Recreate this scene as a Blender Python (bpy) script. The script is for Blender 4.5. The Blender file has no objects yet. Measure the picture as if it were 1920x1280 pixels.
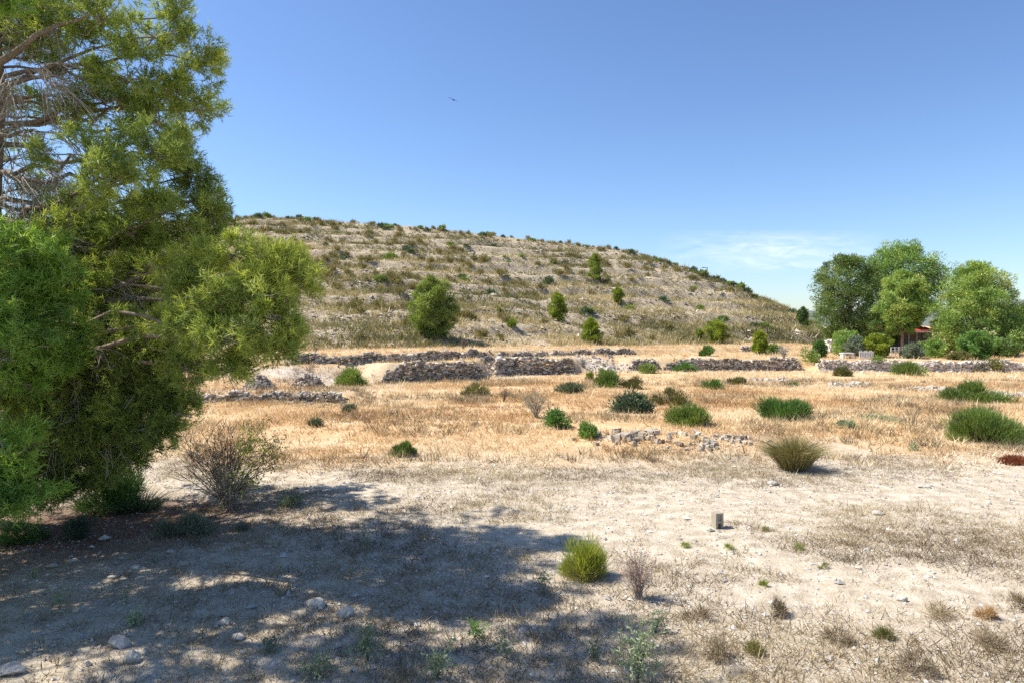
import bpy, bmesh, math, random
import numpy as np
from mathutils import Vector

# ------------------------------------------------------------------ camera, sky, sun, exposure
SC = bpy.context.scene
COL = SC.collection
CAM_H, FPX, HZ = 4.0, 1280.0, 610.0            # eye height (m), focal length in photo pixels, horizon row

cam = bpy.data.cameras.new('camera')
cam.sensor_width = 36.0
cam.lens = 24.0
cam.shift_y = -(640.0 - HZ) / 1920.0
cam.clip_start, cam.clip_end = 0.1, 20000.0
cam_ob = bpy.data.objects.new('camera', cam)
cam_ob.location = (0, 0, CAM_H)
cam_ob.rotation_euler = (math.pi / 2, 0, 0)
COL.objects.link(cam_ob)
SC.camera = cam_ob

SUN_EL, SUN_AZ = math.radians(53), math.radians(8)     # height, and how far behind the picture plane (sun on the left)
S_DIR = Vector((-math.cos(SUN_EL) * math.cos(SUN_AZ), math.cos(SUN_EL) * math.sin(SUN_AZ), math.sin(SUN_EL)))

world = bpy.data.worlds.new('World')
SC.world = world
world.use_nodes = True
wn, wl = world.node_tree.nodes, world.node_tree.links
sky = wn.new('ShaderNodeTexSky')
sky.sky_type = 'NISHITA'
sky.sun_disc = False
sky.sun_elevation = SUN_EL
sky.sun_rotation = math.atan2(S_DIR.x, S_DIR.y)
sky.altitude = 300
sky.air_density = 1.05
sky.dust_density = 0.5
sky.ozone_density = 4.0
bg = wn['Background']
bg.inputs[1].default_value = 0.088
wl.new(sky.outputs[0], bg.inputs[0])

sun = bpy.data.lights.new('sun', 'SUN')
sun.energy = 3.85
sun.angle = math.radians(0.5)
sun.color = (1.0, 0.93, 0.82)
sun_ob = bpy.data.objects.new('sun', sun)
sun_ob.rotation_euler = S_DIR.to_track_quat('Z', 'Y').to_euler()
COL.objects.link(sun_ob)

SC.view_settings.view_transform = 'Standard'
SC.view_settings.look = 'None'
SC.view_settings.gamma = 1.0
SC.view_settings.use_curve_mapping = False
SC.view_settings.exposure = 1.12
SC.render.engine = 'CYCLES'
SC.cycles.max_bounces = 8
SC.cycles.diffuse_bounces = 5
SC.cycles.transmission_bounces = 5
SC.cycles.use_denoising = False

# thin cirrus low in the sky, part of the world
tc = wn.new('ShaderNodeTexCoord')
def wmath(op, a, b=None):
    n = wn.new('ShaderNodeMath'); n.operation = op
    for i, v in enumerate((a, b)):
        if v is None: continue
        if isinstance(v, (int, float)): n.inputs[i].default_value = v
        else: wl.new(v, n.inputs[i])
    return n.outputs[0]
sep = wn.new('ShaderNodeSeparateXYZ'); wl.new(tc.outputs['Generated'], sep.inputs[0])
az_ = wmath('DIVIDE', sep.outputs[0], wmath('MAXIMUM', sep.outputs[1], 0.05))
el_ = wmath('DIVIDE', sep.outputs[2], wmath('MAXIMUM', sep.outputs[1], 0.05))
cmb = wn.new('ShaderNodeCombineXYZ')
wl.new(wmath('MULTIPLY', az_, 16.0), cmb.inputs[0]); wl.new(wmath('MULTIPLY', el_, 75.0), cmb.inputs[1])
cn = wn.new('ShaderNodeTexNoise'); cn.inputs['Scale'].default_value = 1.0; cn.inputs['Detail'].default_value = 7; cn.inputs['Roughness'].default_value = 0.6
cn.inputs['Distortion'].default_value = 0.8
wl.new(cmb.outputs[0], cn.inputs['Vector'])
def bump1(v, c, w):
    return wmath('MAXIMUM', wmath('SUBTRACT', 1.0, wmath('ABSOLUTE', wmath('DIVIDE', wmath('SUBTRACT', v, c), w))), 0.0)
mask = wmath('MULTIPLY', wmath('POWER', bump1(az_, 0.38, 0.17), 0.7), wmath('POWER', bump1(el_, 0.108, 0.032), 0.7))
cl = wmath('MULTIPLY', wmath('MAXIMUM', wmath('SUBTRACT', cn.outputs['Fac'], 0.32), 0.0), wmath('MULTIPLY', mask, 1.9))
cl = wmath('MINIMUM', cl, 0.5)
mixc = wn.new('ShaderNodeMix'); mixc.data_type = 'RGBA'
wl.new(cl, mixc.inputs['Factor']); wl.new(sky.outputs[0], mixc.inputs['A']); mixc.inputs['B'].default_value = (7.6, 7.5, 7.6, 1)
def grade(inp, k):
    n = wn.new('ShaderNodeMix'); n.data_type = 'RGBA'; n.blend_type = 'MULTIPLY'; n.inputs['Factor'].default_value = 1.0
    wl.new(inp, n.inputs['A']); n.inputs['B'].default_value = (*k, 1); return n.outputs['Result']
gm = wn.new('ShaderNodeGamma'); gm.inputs['Gamma'].default_value = 1.08      # a clearer, deeper blue overhead
wl.new(grade(mixc.outputs['Result'], (0.2, 0.2, 0.2)), gm.inputs['Color'])
wl.new(grade(gm.outputs[0], (4.15, 4.35, 4.75)), bg.inputs[0])

# ------------------------------------------------------------------ helpers
def R(seed): return np.random.default_rng(seed)

def nrm(v):
    return v / np.maximum(np.linalg.norm(v, axis=-1, keepdims=True), 1e-9)

def vnoise(x, y, seed=0):
    x = np.asarray(x, float); y = np.asarray(y, float)
    xi, yi = np.floor(x).astype(np.int64), np.floor(y).astype(np.int64)
    xf, yf = x - xi, y - yi
    xf, yf = xf * xf * (3 - 2 * xf), yf * yf * (3 - 2 * yf)
    def h(a, b):
        n = (a * 374761393 + b * 668265263 + seed * 1442695041) & 0xffffffff
        n = ((n ^ (n >> 13)) * 1274126177) & 0xffffffff
        return ((n ^ (n >> 16)) & 0xffff) / 65535.0
    return (h(xi, yi) * (1 - xf) + h(xi + 1, yi) * xf) * (1 - yf) + (h(xi, yi + 1) * (1 - xf) + h(xi + 1, yi + 1) * xf) * yf

def fbm(x, y, seed=0, oct=4):
    s, a, t = 0, 0.5, 0
    for k in range(oct):
        s = s + a * vnoise(np.asarray(x) * 2 ** k, np.asarray(y) * 2 ** k, seed + k * 17); t += a; a *= 0.5
    return s / t

def sstep(a, b, v):
    t = np.clip((np.asarray(v, float) - a) / (b - a), 0, 1)
    return t * t * (3 - 2 * t)

class Acc:
    """collects triangles, with one tint value a vertex"""
    def __init__(s): s.v, s.t, s.c, s.n = [], [], [], 0
    def add(s, v, t, c=0.5):
        v = np.asarray(v, np.float32).reshape(-1, 3); t = np.asarray(t, np.int32).reshape(-1, 3)
        s.v.append(v); s.t.append(t + s.n)
        s.c.append(np.broadcast_to(np.asarray(c, np.float32), (len(v),)))
        s.n += len(v)
    def mesh(s, name, mat, smooth=False):
        me = bpy.data.meshes.new(name)
        v = np.concatenate(s.v) if s.v else np.zeros((0, 3), np.float32)
        t = np.concatenate(s.t) if s.t else np.zeros((0, 3), np.int32)
        me.vertices.add(len(v)); me.vertices.foreach_set('co', v.ravel())
        me.loops.add(len(t) * 3); me.loops.foreach_set('vertex_index', t.ravel())
        me.polygons.add(len(t)); me.polygons.foreach_set('loop_start', np.arange(0, len(t) * 3, 3, dtype=np.int32))
        if s.c:
            at = me.attributes.new('tint', 'FLOAT', 'POINT'); at.data.foreach_set('value', np.concatenate(s.c))
        me.update(calc_edges=True)
        me.polygons.foreach_set('use_smooth', np.full(len(t), smooth))
        if mat is not None: me.materials.append(mat)
        return me
    def build(s, name, mat, parent=None, smooth=False, origin=None):
        if origin is not None and s.v:
            o = np.asarray(origin, np.float32); s.v = [a - o for a in s.v]
        ob = bpy.data.objects.new(name, s.mesh(name, mat, smooth)); COL.objects.link(ob)
        if origin is not None and parent is None: ob.location = origin
        if parent is not None: ob.parent = parent
        return ob

def tag(o, label=None, cat=None, group=None, kind=None):
    if label: o['label'] = label
    if cat: o['category'] = cat
    if group: o['group'] = group
    if kind: o['kind'] = kind
    return o

def empty(name, loc, label, cat, group=None):
    o = bpy.data.objects.new(name, None); COL.objects.link(o); o.location = loc; o.empty_display_size = 0.2
    return tag(o, label, cat, group)

def perp(d, rng):
    r = rng.normal(size=d.shape)
    return nrm(np.cross(d, r))

def side_of(d, rng, nor, jit):
    if nor is None: return perp(d, rng)
    return nrm(np.cross(d, nor + jit * rng.normal(size=d.shape)))

def blades(acc, base, d, L, W, tint, rng, nor=None, jit=0.5):
    """one slim triangle each"""
    n = len(base); L = np.broadcast_to(L, (n,)); W = np.broadcast_to(W, (n,)); tint = np.broadcast_to(tint, (n,))
    s = side_of(d, rng, nor, jit) * (W / 2)[:, None]
    v = np.stack([base - s, base + s, base + d * L[:, None]], 1)
    acc.add(v.reshape(-1, 3), np.arange(3 * n).reshape(-1, 3), np.repeat(tint, 3))

def leaves(acc, base, d, L, W, tint, rng, nor=None, jit=0.45):
    """one small diamond each (two triangles)"""
    n = len(base); L = np.broadcast_to(L, (n,)); W = np.broadcast_to(W, (n,)); tint = np.broadcast_to(tint, (n,))
    s = side_of(d, rng, nor, jit) * (W / 2)[:, None]; m = base + d * (L * 0.45)[:, None]
    v = np.stack([base, m - s, base + d * L[:, None], m + s], 1)
    k = np.arange(n)[:, None] * 4
    t = np.concatenate([k + np.array([[0, 1, 2]]), k + np.array([[0, 2, 3]])], 0)
    acc.add(v.reshape(-1, 3), t, np.repeat(tint, 4))

def bent(acc, base, d, L, W, tint, rng, droop=0.5):
    """a curved blade: two segments (three triangles)"""
    n = len(base); L = np.broadcast_to(L, (n,)); W = np.broadcast_to(W, (n,)); tint = np.broadcast_to(tint, (n,))
    s = perp(d, rng) * (W / 2)[:, None]
    m = base + d * (L * 0.55)[:, None]
    d2 = nrm(d + np.array([0, 0, -1.0]) * droop)
    tip = m + d2 * (L * 0.45)[:, None]
    v = np.stack([base - s, base + s, m - s * 0.8, m + s * 0.8, tip], 1)
    k = np.arange(n)[:, None] * 5
    t = np.concatenate([k + np.array([[0, 1, 3]]), k + np.array([[0, 3, 2]]), k + np.array([[2, 3, 4]])], 0)
    acc.add(v.reshape(-1, 3), t, np.repeat(tint, 5))

def tube(acc, pts, rad, sides=7, tint=0.5, jit=0.0, rng=None):
    pts = np.asarray(pts, float); m = len(pts); rad = np.broadcast_to(rad, (m,))
    tg = nrm(np.gradient(pts, axis=0))
    ref = np.array([0.31, 0.9, 0.2]) if abs(tg[0] @ np.array([0.31, 0.9, 0.2])) < 0.85 else np.array([1.0, 0, 0])
    a = nrm(np.cross(tg, ref)); b = np.cross(tg, a)
    th = np.linspace(0, 2 * np.pi, sides, endpoint=False)
    rr = rad[:, None] * (1 + (jit * rng.normal(size=(m, sides)) if jit else 0))
    v = pts[:, None] + rr[:, :, None] * (np.cos(th)[None, :, None] * a[:, None] + np.sin(th)[None, :, None] * b[:, None])
    i = np.arange(m - 1)[:, None] * sides; j = np.arange(sides)[None]; j2 = (j + 1) % sides
    q = np.stack([i + j, i + j2, i + sides + j2, i + sides + j], -1).reshape(-1, 4)
    t = np.concatenate([q[:, [0, 1, 2]], q[:, [0, 2, 3]]])
    vv = np.concatenate([v.reshape(-1, 3), pts[-1:] + tg[-1:] * rad[-1], pts[:1]])
    e = (m - 1) * sides; tipi = m * sides
    cap = [[e + k, e + (k + 1) % sides, tipi] for k in range(sides)] + [[(k + 1) % sides, k, tipi + 1] for k in range(sides)]
    acc.add(vv, np.concatenate([t, np.array(cap)]), tint)

def bez(p0, p1, p2, n=8):
    t = np.linspace(0, 1, n)[:, None]
    return (1 - t) ** 2 * np.asarray(p0) + 2 * t * (1 - t) * np.asarray(p1) + t * t * np.asarray(p2)

BOXT = np.array([[0, 2, 3], [0, 3, 1], [4, 5, 7], [4, 7, 6], [0, 1, 5], [0, 5, 4], [2, 6, 7], [2, 7, 3], [0, 4, 6], [0, 6, 2], [1, 3, 7], [1, 7, 5]])
BOXV = np.array([[x, y, z] for z in (-1, 1) for y in (-1, 1) for x in (-1, 1)], float) * 0.5
def stones(acc, c, size, yaw, rng, jit=0.16, tint=None):
    """many rough six-sided stones at once"""
    n = len(c)
    v = BOXV[None] * (1 + rng.uniform(-jit, jit, (n, 8, 3)) * 1.6)
    top = v[:, 4:, :2] * rng.uniform(0.68, 1.0, (n, 1, 1)); v[:, 4:, :2] = top
    v = v * size[:, None]
    tl = rng.normal(0, 0.13, (n, 2))
    cy, sy = np.cos(yaw)[:, None], np.sin(yaw)[:, None]
    x = v[..., 0] * cy - v[..., 1] * sy; y = v[..., 0] * sy + v[..., 1] * cy
    z = v[..., 2] + tl[:, :1] * x + tl[:, 1:] * y
    w = np.stack([x, y, z], -1) + c[:, None]
    t = (np.arange(n)[:, None, None] * 8 + BOXT[None]).reshape(-1, 3)
    tint = rng.random(n) if tint is None else np.broadcast_to(tint, (n,))
    acc.add(w.reshape(-1, 3), t, np.repeat(tint, 8))

def box(acc, lo, hi, tint=0.5):
    lo, hi = np.asarray(lo, float), np.asarray(hi, float)
    acc.add((lo + hi) / 2 + BOXV * (hi - lo), BOXT, tint)

OCTV = np.array([[1, 0, 0], [0, 1, 0], [-1, 0, 0], [0, -1, 0], [0, 0, 1], [0, 0, -1]], float)
OCTT = np.array([[0, 1, 4], [1, 2, 4], [2, 3, 4], [3, 0, 4], [1, 0, 5], [2, 1, 5], [3, 2, 5], [0, 3, 5]])
def pebbles(acc, c, size, rng, tint=None):
    n = len(c)
    v = OCTV[None] * rng.uniform(0.6, 1.2, (n, 6, 1)) + rng.normal(0, 0.15, (n, 6, 3))
    yaw = rng.uniform(0, 6.28, n); cy, sy = np.cos(yaw)[:, None], np.sin(yaw)[:, None]
    v = v * size[:, None]
    w = np.stack([v[..., 0] * cy - v[..., 1] * sy, v[..., 0] * sy + v[..., 1] * cy, v[..., 2]], -1) + c[:, None]
    t = (np.arange(n)[:, None, None] * 6 + OCTT[None]).reshape(-1, 3)
    tint = rng.random(n) if tint is None else tint
    acc.add(w.reshape(-1, 3), t, np.repeat(tint, 6))

# ------------------------------------------------------------------ materials
def new_mat(name):
    m = bpy.data.materials.new(name); m.use_nodes = True
    nt = m.node_tree; nt.nodes.clear()
    return m, nt.nodes, nt.links

def ramp(nodes, links, fac, stops):
    r = nodes.new('ShaderNodeValToRGB'); e = r.color_ramp.elements
    while len(e) > 1: e.remove(e[-1])
    for i, (p, c) in enumerate(stops):
        el = e[0] if i == 0 else e.new(p)
        el.position = p; el.color = (*c, 1)
    if fac is not None: links.new(fac, r.inputs[0])
    return r.outputs[0]

def veg(name, stops, transl=0.3, warm=(1.15, 1.1, 0.7), rough=0.6, noise=1.2):
    """leaves, needles, grass: tint picks the colour, part of the light passes through"""
    m, N, L = new_mat(name)
    at = N.new('ShaderNodeAttribute'); at.attribute_name = 'tint'
    tcn = N.new('ShaderNodeTexCoord')
    nz = N.new('ShaderNodeTexNoise'); nz.inputs['Scale'].default_value = noise; nz.inputs['Detail'].default_value = 2
    L.new(tcn.outputs['Object'], nz.inputs['Vector'])
    ad = N.new('ShaderNodeMath'); ad.operation = 'MULTIPLY_ADD'; L.new(nz.outputs['Fac'], ad.inputs[0]); ad.inputs[1].default_value = 0.7; ad.inputs[2].default_value = -0.35
    sm = N.new('ShaderNodeMath'); sm.operation = 'ADD'; L.new(at.outputs['Fac'], sm.inputs[0]); L.new(ad.outputs[0], sm.inputs[1])
    col = ramp(N, L, sm.outputs[0], stops)
    df = N.new('ShaderNodeBsdfDiffuse'); L.new(col, df.inputs['Color'])
    tr = N.new('ShaderNodeBsdfTranslucent')
    mu = N.new('ShaderNodeMix'); mu.data_type = 'RGBA'; mu.blend_type = 'MULTIPLY'; mu.inputs['Factor'].default_value = 1
    L.new(col, mu.inputs['A']); mu.inputs['B'].default_value = (*warm, 1)
    L.new(mu.outputs['Result'], tr.inputs['Color'])
    mx = N.new('ShaderNodeMixShader'); mx.inputs[0].default_value = transl
    L.new(df.outputs[0], mx.inputs[1]); L.new(tr.outputs[0], mx.inputs[2])
    gl = N.new('ShaderNodeBsdfGlossy'); gl.inputs['Roughness'].default_value = 0.45; gl.inputs['Color'].default_value = (1, 1, 1, 1)
    m2 = N.new('ShaderNodeMixShader'); m2.inputs[0].default_value = 0.025
    L.new(mx.outputs[0], m2.inputs[1]); L.new(gl.outputs[0], m2.inputs[2])
    out = N.new('ShaderNodeOutputMaterial'); L.new(m2.outputs[0], out.inputs[0])
    return m

def solid(name, stops, rough=0.9, scale=8.0, bump=0.4, dist=0.02, use_tint=True, detail=6):
    """stone, bark, paint: tint plus noise picks the colour, noise gives the relief"""
    m, N, L = new_mat(name)
    tcn = N.new('ShaderNodeTexCoord')
    nz = N.new('ShaderNodeTexNoise'); nz.inputs['Scale'].default_value = scale; nz.inputs['Detail'].default_value = detail; nz.inputs['Roughness'].default_value = 0.65
    L.new(tcn.outputs['Object'], nz.inputs['Vector'])
    f = nz.outputs['Fac']
    if use_tint:
        at = N.new('ShaderNodeAttribute'); at.attribute_name = 'tint'
        mm = N.new('ShaderNodeMath'); mm.operation = 'MULTIPLY_ADD'; L.new(f, mm.inputs[0]); mm.inputs[1].default_value = 1.0; mm.inputs[2].default_value = -0.5
        sm = N.new('ShaderNodeMath'); sm.operation = 'ADD'; L.new(at.outputs['Fac'], sm.inputs[0]); L.new(mm.outputs[0], sm.inputs[1]); f = sm.outputs[0]
    col = ramp(N, L, f, stops)
    p = N.new('ShaderNodeBsdfPrincipled'); p.inputs['Roughness'].default_value = rough; p.inputs['Specular IOR Level'].default_value = 0.2
    L.new(col, p.inputs['Base Color'])
    b = N.new('ShaderNodeBump'); b.inputs['Strength'].default_value = bump; b.inputs['Distance'].default_value = dist
    L.new(nz.outputs['Fac'], b.inputs['Height']); L.new(b.outputs[0], p.inputs['Normal'])
    out = N.new('ShaderNodeOutputMaterial'); L.new(p.outputs[0], out.inputs[0])
    return m

M = {}
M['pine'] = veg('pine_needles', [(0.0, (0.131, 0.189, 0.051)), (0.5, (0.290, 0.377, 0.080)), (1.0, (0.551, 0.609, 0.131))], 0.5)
M['pine_near'] = veg('young_pine_needles', [(0.0, (0.112, 0.200, 0.044)), (0.5, (0.237, 0.400, 0.069)), (1.0, (0.400, 0.550, 0.100))], 0.5)
M['pine_far'] = veg('far_pine_needles', [(0.0, (0.055, 0.115, 0.03)), (0.45, (0.175, 0.30, 0.065)), (0.8, (0.34, 0.46, 0.11)), (1.0, (0.42, 0.40, 0.11))], 0.22, noise=0.5)
M['pine_dark'] = veg('dark_pine_needles', [(0.0, (0.045, 0.09, 0.026)), (0.5, (0.13, 0.21, 0.05)), (1.0, (0.28, 0.33, 0.08))], 0.22, noise=0.5)
M['lime'] = veg('yellow_green_leaves', [(0.0, (0.125, 0.188, 0.025)), (0.5, (0.250, 0.325, 0.037)), (1.0, (0.425, 0.450, 0.075))], 0.4)
M['bright'] = veg('bright_green_leaves', [(0.0, (0.062, 0.150, 0.037)), (0.5, (0.138, 0.275, 0.062)), (1.0, (0.250, 0.388, 0.100))], 0.4)
M['broom'] = veg('broom_stems', [(0.0, (0.065, 0.124, 0.031)), (0.5, (0.182, 0.267, 0.058)), (1.0, (0.390, 0.455, 0.130))], 0.36)
M['deep'] = veg('deep_green_leaves', [(0.0, (0.056, 0.126, 0.034)), (0.5, (0.133, 0.252, 0.056)), (1.0, (0.294, 0.448, 0.112))], 0.36)
M['blue'] = veg('blue_green_leaves', [(0.0, (0.049, 0.077, 0.049)), (0.5, (0.105, 0.154, 0.091)), (1.0, (0.224, 0.266, 0.154))], 0.25)
M['olive'] = veg('olive_drab_leaves', [(0.0, (0.078, 0.085, 0.029)), (0.5, (0.169, 0.176, 0.058)), (1.0, (0.338, 0.299, 0.117))], 0.28)
M['grey'] = veg('grey_green_leaves', [(0.0, (0.10, 0.13, 0.09)), (0.5, (0.19, 0.235, 0.16)), (1.0, (0.33, 0.38, 0.27))], 0.3)
M['pale'] = veg('pale_weed_leaves', [(0.0, (0.20, 0.26, 0.16)), (0.5, (0.34, 0.41, 0.25)), (1.0, (0.50, 0.55, 0.36))], 0.35)
M['tuss'] = veg('esparto_blades', [(0.0, (0.112, 0.106, 0.044)), (0.5, (0.263, 0.231, 0.094)), (1.0, (0.550, 0.463, 0.237))], 0.25)
M['hillscrub'] = veg('hill_scrub', [(0.0, (0.13, 0.13, 0.055)), (0.35, (0.29, 0.26, 0.125)), (0.7, (0.51, 0.42, 0.23)), (1.0, (0.66, 0.55, 0.37))], 0.25, noise=0.15)
M['straw'] = veg('straw_grass', [(0.0, (0.36, 0.215, 0.10)), (0.25, (0.54, 0.37, 0.19)), (0.55, (0.69, 0.53, 0.31)), (1.0, (0.78, 0.68, 0.49))], 0.3, warm=(1.1, 1, .8), noise=0.12)
M['rust'] = veg('rust_weeds', [(0.0, (0.20, 0.06, 0.025)), (0.5, (0.36, 0.12, 0.045)), (1.0, (0.46, 0.22, 0.10))], 0.3, warm=(1, 1, 1))
M['scrub'] = veg('dry_scrub', [(0.0, (0.108, 0.084, 0.050)), (0.4, (0.228, 0.174, 0.102)), (0.75, (0.372, 0.294, 0.174)), (1.0, (0.528, 0.456, 0.264))], 0.2, warm=(1, 1, 1), noise=0.5)
M['twig'] = solid('grey_twigs', [(0.0, (0.16, 0.135, 0.11)), (0.5, (0.32, 0.275, 0.23)), (1.0, (0.50, 0.45, 0.40))], bump=0.0)
M['dtwig'] = solid('dark_twigs', [(0.0, (0.07, 0.055, 0.045)), (0.5, (0.15, 0.12, 0.095)), (1.0, (0.26, 0.22, 0.18))], bump=0.0)
M['bark'] = solid('pine_bark', [(0.2, (0.10, 0.075, 0.058)), (0.5, (0.235, 0.18, 0.14)), (0.8, (0.40, 0.33, 0.275))], scale=14, bump=0.9, dist=0.03)
M['wallstone'] = solid('wall_stone', [(0.0, (0.14, 0.12, 0.095)), (0.5, (0.33, 0.285, 0.225)), (1.0, (0.62, 0.55, 0.46))], scale=9)
M['palestone'] = solid('pale_stone', [(0.0, (0.34, 0.30, 0.25)), (0.5, (0.55, 0.49, 0.42)), (1.0, (0.74, 0.68, 0.60))], scale=9)  # pale rubble; on the garden wall the lighter tone is painted sunlight
M['hillstone'] = solid('hill_stone', [(0.0, (0.24, 0.21, 0.17)), (0.5, (0.40, 0.35, 0.285)), (1.0, (0.58, 0.52, 0.44))], scale=4)
M['gravel'] = solid('gravel', [(0.0, (0.26, 0.25, 0.24)), (0.5, (0.44, 0.415, 0.38)), (1.0, (0.68, 0.645, 0.59))], scale=30)
M['limestone'] = solid('limestone', [(0.25, (0.33, 0.295, 0.25)), (0.5, (0.47, 0.43, 0.37)), (0.75, (0.60, 0.555, 0.485))], scale=14, bump=0.6, dist=0.02, use_tint=False)
M['concrete'] = solid('concrete', [(0.3, (0.26, 0.225, 0.17)), (0.55, (0.36, 0.32, 0.25)), (0.8, (0.46, 0.42, 0.34))], scale=40, bump=0.6, dist=0.01, use_tint=False)
M['white'] = solid('white_paint', [(0.3, (0.66, 0.65, 0.62)), (0.7, (0.82, 0.81, 0.79))], rough=0.6, scale=6, bump=0.1, use_tint=False)
M['roof'] = solid('red_tiles', [(0.3, (0.32, 0.06, 0.035)), (0.7, (0.48, 0.11, 0.065))], scale=5, bump=0.3, use_tint=False)
M['housewall'] = solid('shade_toned_house_wall', [(0.3, (0.10, 0.085, 0.08)), (0.7, (0.18, 0.155, 0.14))], scale=3, bump=0.2, use_tint=False)  # shade of the porch is put into this dark wall colour
M['darkglass'] = solid('dark_window', [(0.3, (0.015, 0.017, 0.02)), (0.7, (0.03, 0.033, 0.036))], rough=0.15, bump=0.0, use_tint=False)
M['wood'] = solid('weathered_wood', [(0.3, (0.09, 0.07, 0.05)), (0.7, (0.19, 0.15, 0.11))], scale=12, bump=0.4, use_tint=False)
M['metal'] = solid('dark_metal', [(0.3, (0.05, 0.05, 0.055)), (0.7, (0.10, 0.10, 0.105))], rough=0.5, bump=0.0, use_tint=False)
M['feather'] = solid('dark_feathers', [(0.3, (0.015, 0.015, 0.018)), (0.7, (0.04, 0.038, 0.036))], scale=30, bump=0.2, use_tint=False)

# ------------------------------------------------------------------ terrain heights (metres), one function for everything
def U(px): return (np.asarray(px, float) - 960.0) / FPX
TPX = U([-1700, -200, 0, 455, 600, 730, 890, 945, 1065, 1190, 1490, 1545, 1920, 2400, 3600])
Y2T = np.array([38, 38, 38.5, 40, 41.5, 43.8, 46.5, 50.5, 52, 55.7, 56, 54.6, 54, 54, 54])
Z2T = np.array([1.1, 1.1, 1.1, 1.1, 1.15, 1.2, 1.2, 1.2, 1.15, 0.98, 0.98, 0.80, 0.80, 0.8, 0.8])
T3 = U([-1700, 0, 540, 760, 920, 1200, 1430, 1560, 1920, 3600])
Y3T = np.array([41, 42, 44.4, 46.6, 51.5, 64, 70, 74, 80, 90])
Z3T = np.array([0.5, 0.5, 0.52, 0.65, 0.58, 0.46, 0.5, 0.3, 0.1, 0.1])
TB = U([-1700, 0, 540, 760, 920, 1200, 1430, 1540, 1600, 3600])
YBT = np.array([52, 53, 55, 57, 62, 74, 82, 86, 88, 95])
TRX = U([-1700, -400, 0, 200, 400, 440, 480, 600, 700, 800, 900, 1000, 1100, 1180, 1250, 1320, 1380, 1440, 1500, 1545, 1580, 3600])
YRT = np.array([120, 130, 138, 140, 142, 143, 143, 145, 146, 147, 148, 148, 146, 143, 138, 132, 125, 118, 110, 103, 99, 99])
PRT = np.array([560, 480, 440, 425, 412, 409, 406, 414, 420, 427, 439, 451, 461, 470, 492, 514, 537, 563, 591, 620, 640, 640])

def H(x, y, rough=True):
    x = np.asarray(x, float); y = np.asarray(y, float)
    ys = np.maximum(y, 1.0); u = np.clip(x / ys, -2.2, 2.0)
    far = sstep(70, 140, ys)
    z = 0.16 * (fbm(x * 0.10, y * 0.10, 3, 2) - 0.5) * (1 - far) * sstep(14, 24, ys)
    if rough:
        z = z + (0.07 * (fbm(x * 0.7, y * 0.7, 5, 3) - 0.5) + 0.03 * (fbm(x * 3.1, y * 3.1, 9, 2) - 0.5)) * (1 - sstep(25, 60, ys) * 0.3)
    # rise from the bare yard to the field, a stony bank between px 1110 and 1420
    bank = sstep(U(1080), U(1140), u) * (1 - sstep(U(1380), U(1460), u))
    z = z + 0.32 * (bank * sstep(21.8, 23.2, ys + 0.5 * (vnoise(x * 1.3, y * 0.3, 4) - .5)) + (1 - bank) * sstep(19.5, 27, ys))
    # low wall on the left of the field
    w1 = sstep(U(330), U(380), u) * (1 - sstep(U(640), U(700), u))
    z = z + 0.32 * w1 * sstep(33.0, 33.3, ys) * (1 - sstep(36, 39, ys))
    # terraces
    y2 = np.interp(u, TPX, Y2T); z2 = np.interp(u, TPX, Z2T)
    gap = np.maximum.reduce([1 - sstep(U(670), U(735), u), sstep(U(880), U(915), u) * (1 - sstep(U(918), U(944), u)),
                             sstep(U(1062), U(1110), u) * (1 - sstep(U(1150), U(1190), u)), sstep(U(1492), U(1505), u) * (1 - sstep(U(1530), U(1545), u))])
    gw = 0.35 + (2.6 + 1.5 * (fbm(x * .5, y * .5, 77, 2) - .5)) * gap
    z = z + z2 * np.clip((ys - y2) / gw, 0, 1)
    y3 = np.interp(u, T3, Y3T); z3 = np.interp(u, T3, Z3T)
    z = z + z3 * np.clip((ys - y3) / 0.5, 0, 1)
    # the hill
    yb = np.interp(u, TB, YBT); yr = np.interp(u, TRX, YRT); pr = np.interp(u, TRX, PRT)
    zr = CAM_H + (HZ - pr) / FPX * yr
    zb = 0.32 + z2 + z3
    t = np.clip((ys - yb) / (yr - yb), 0, 1)
    f = 0.25 * t ** 2 + 0.75 * t
    f = np.where(t > 0.8, f - 0.5 * (t - 0.8) ** 2 * 1.0, f) / (1 - 0.02)
    hz = np.maximum(zr - zb, 0) * f
    amp = sstep(0.02, 0.12, t) * (1 - sstep(0.93, 1.0, t))
    lv = hz / 2.2 + 0.9 * fbm(x * 0.05, y * 0.05, 31, 2)
    fr = lv - np.floor(lv)
    stepz = (sstep(0.70, 0.96, fr) - fr) * 2.2 * (0.25 + 0.75 * vnoise(x * 0.06, lv.astype(int) * 1.7, 21))
    hz = hz + amp * 0.75 * stepz + amp * (0.9 * (fbm(x * 0.12, y * 0.12, 41, 4) - 0.5) + (0.45 * (fbm(x * 0.6, y * 0.6, 45, 3) - 0.5) if rough else 0))
    back = np.clip((ys - yr) / 90.0, 0, 1)
    hz = hz * (1 - sstep(0, 1, back) ** 1.0)
    z = z + hz
    return z * np.where(y < 1.0, 0.0, 1.0) if np.ndim(z) else (z if y >= 1 else 0.0)

_ys = 3.0 * (200.0 / 3.0) ** np.linspace(0, 1, 5000)
def G(px, py):
    """the ground point seen at a photo pixel"""
    u = (px - 960.0) / FPX; e = (HZ - py) / FPX
    d = CAM_H + e * _ys - H(u * _ys, _ys, False)
    k = np.argmax(d <= 0) if (d <= 0).any() else np.argmin(d[2500:4600]) + 2500
    y = _ys[k]
    return np.array([u * y, y, float(H(np.array([u * y]), np.array([y]))[0])])
def D(px, py, y):
    return np.array([(px - 960.0) / FPX * y, y, CAM_H + (HZ - py) / FPX * y])

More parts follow.
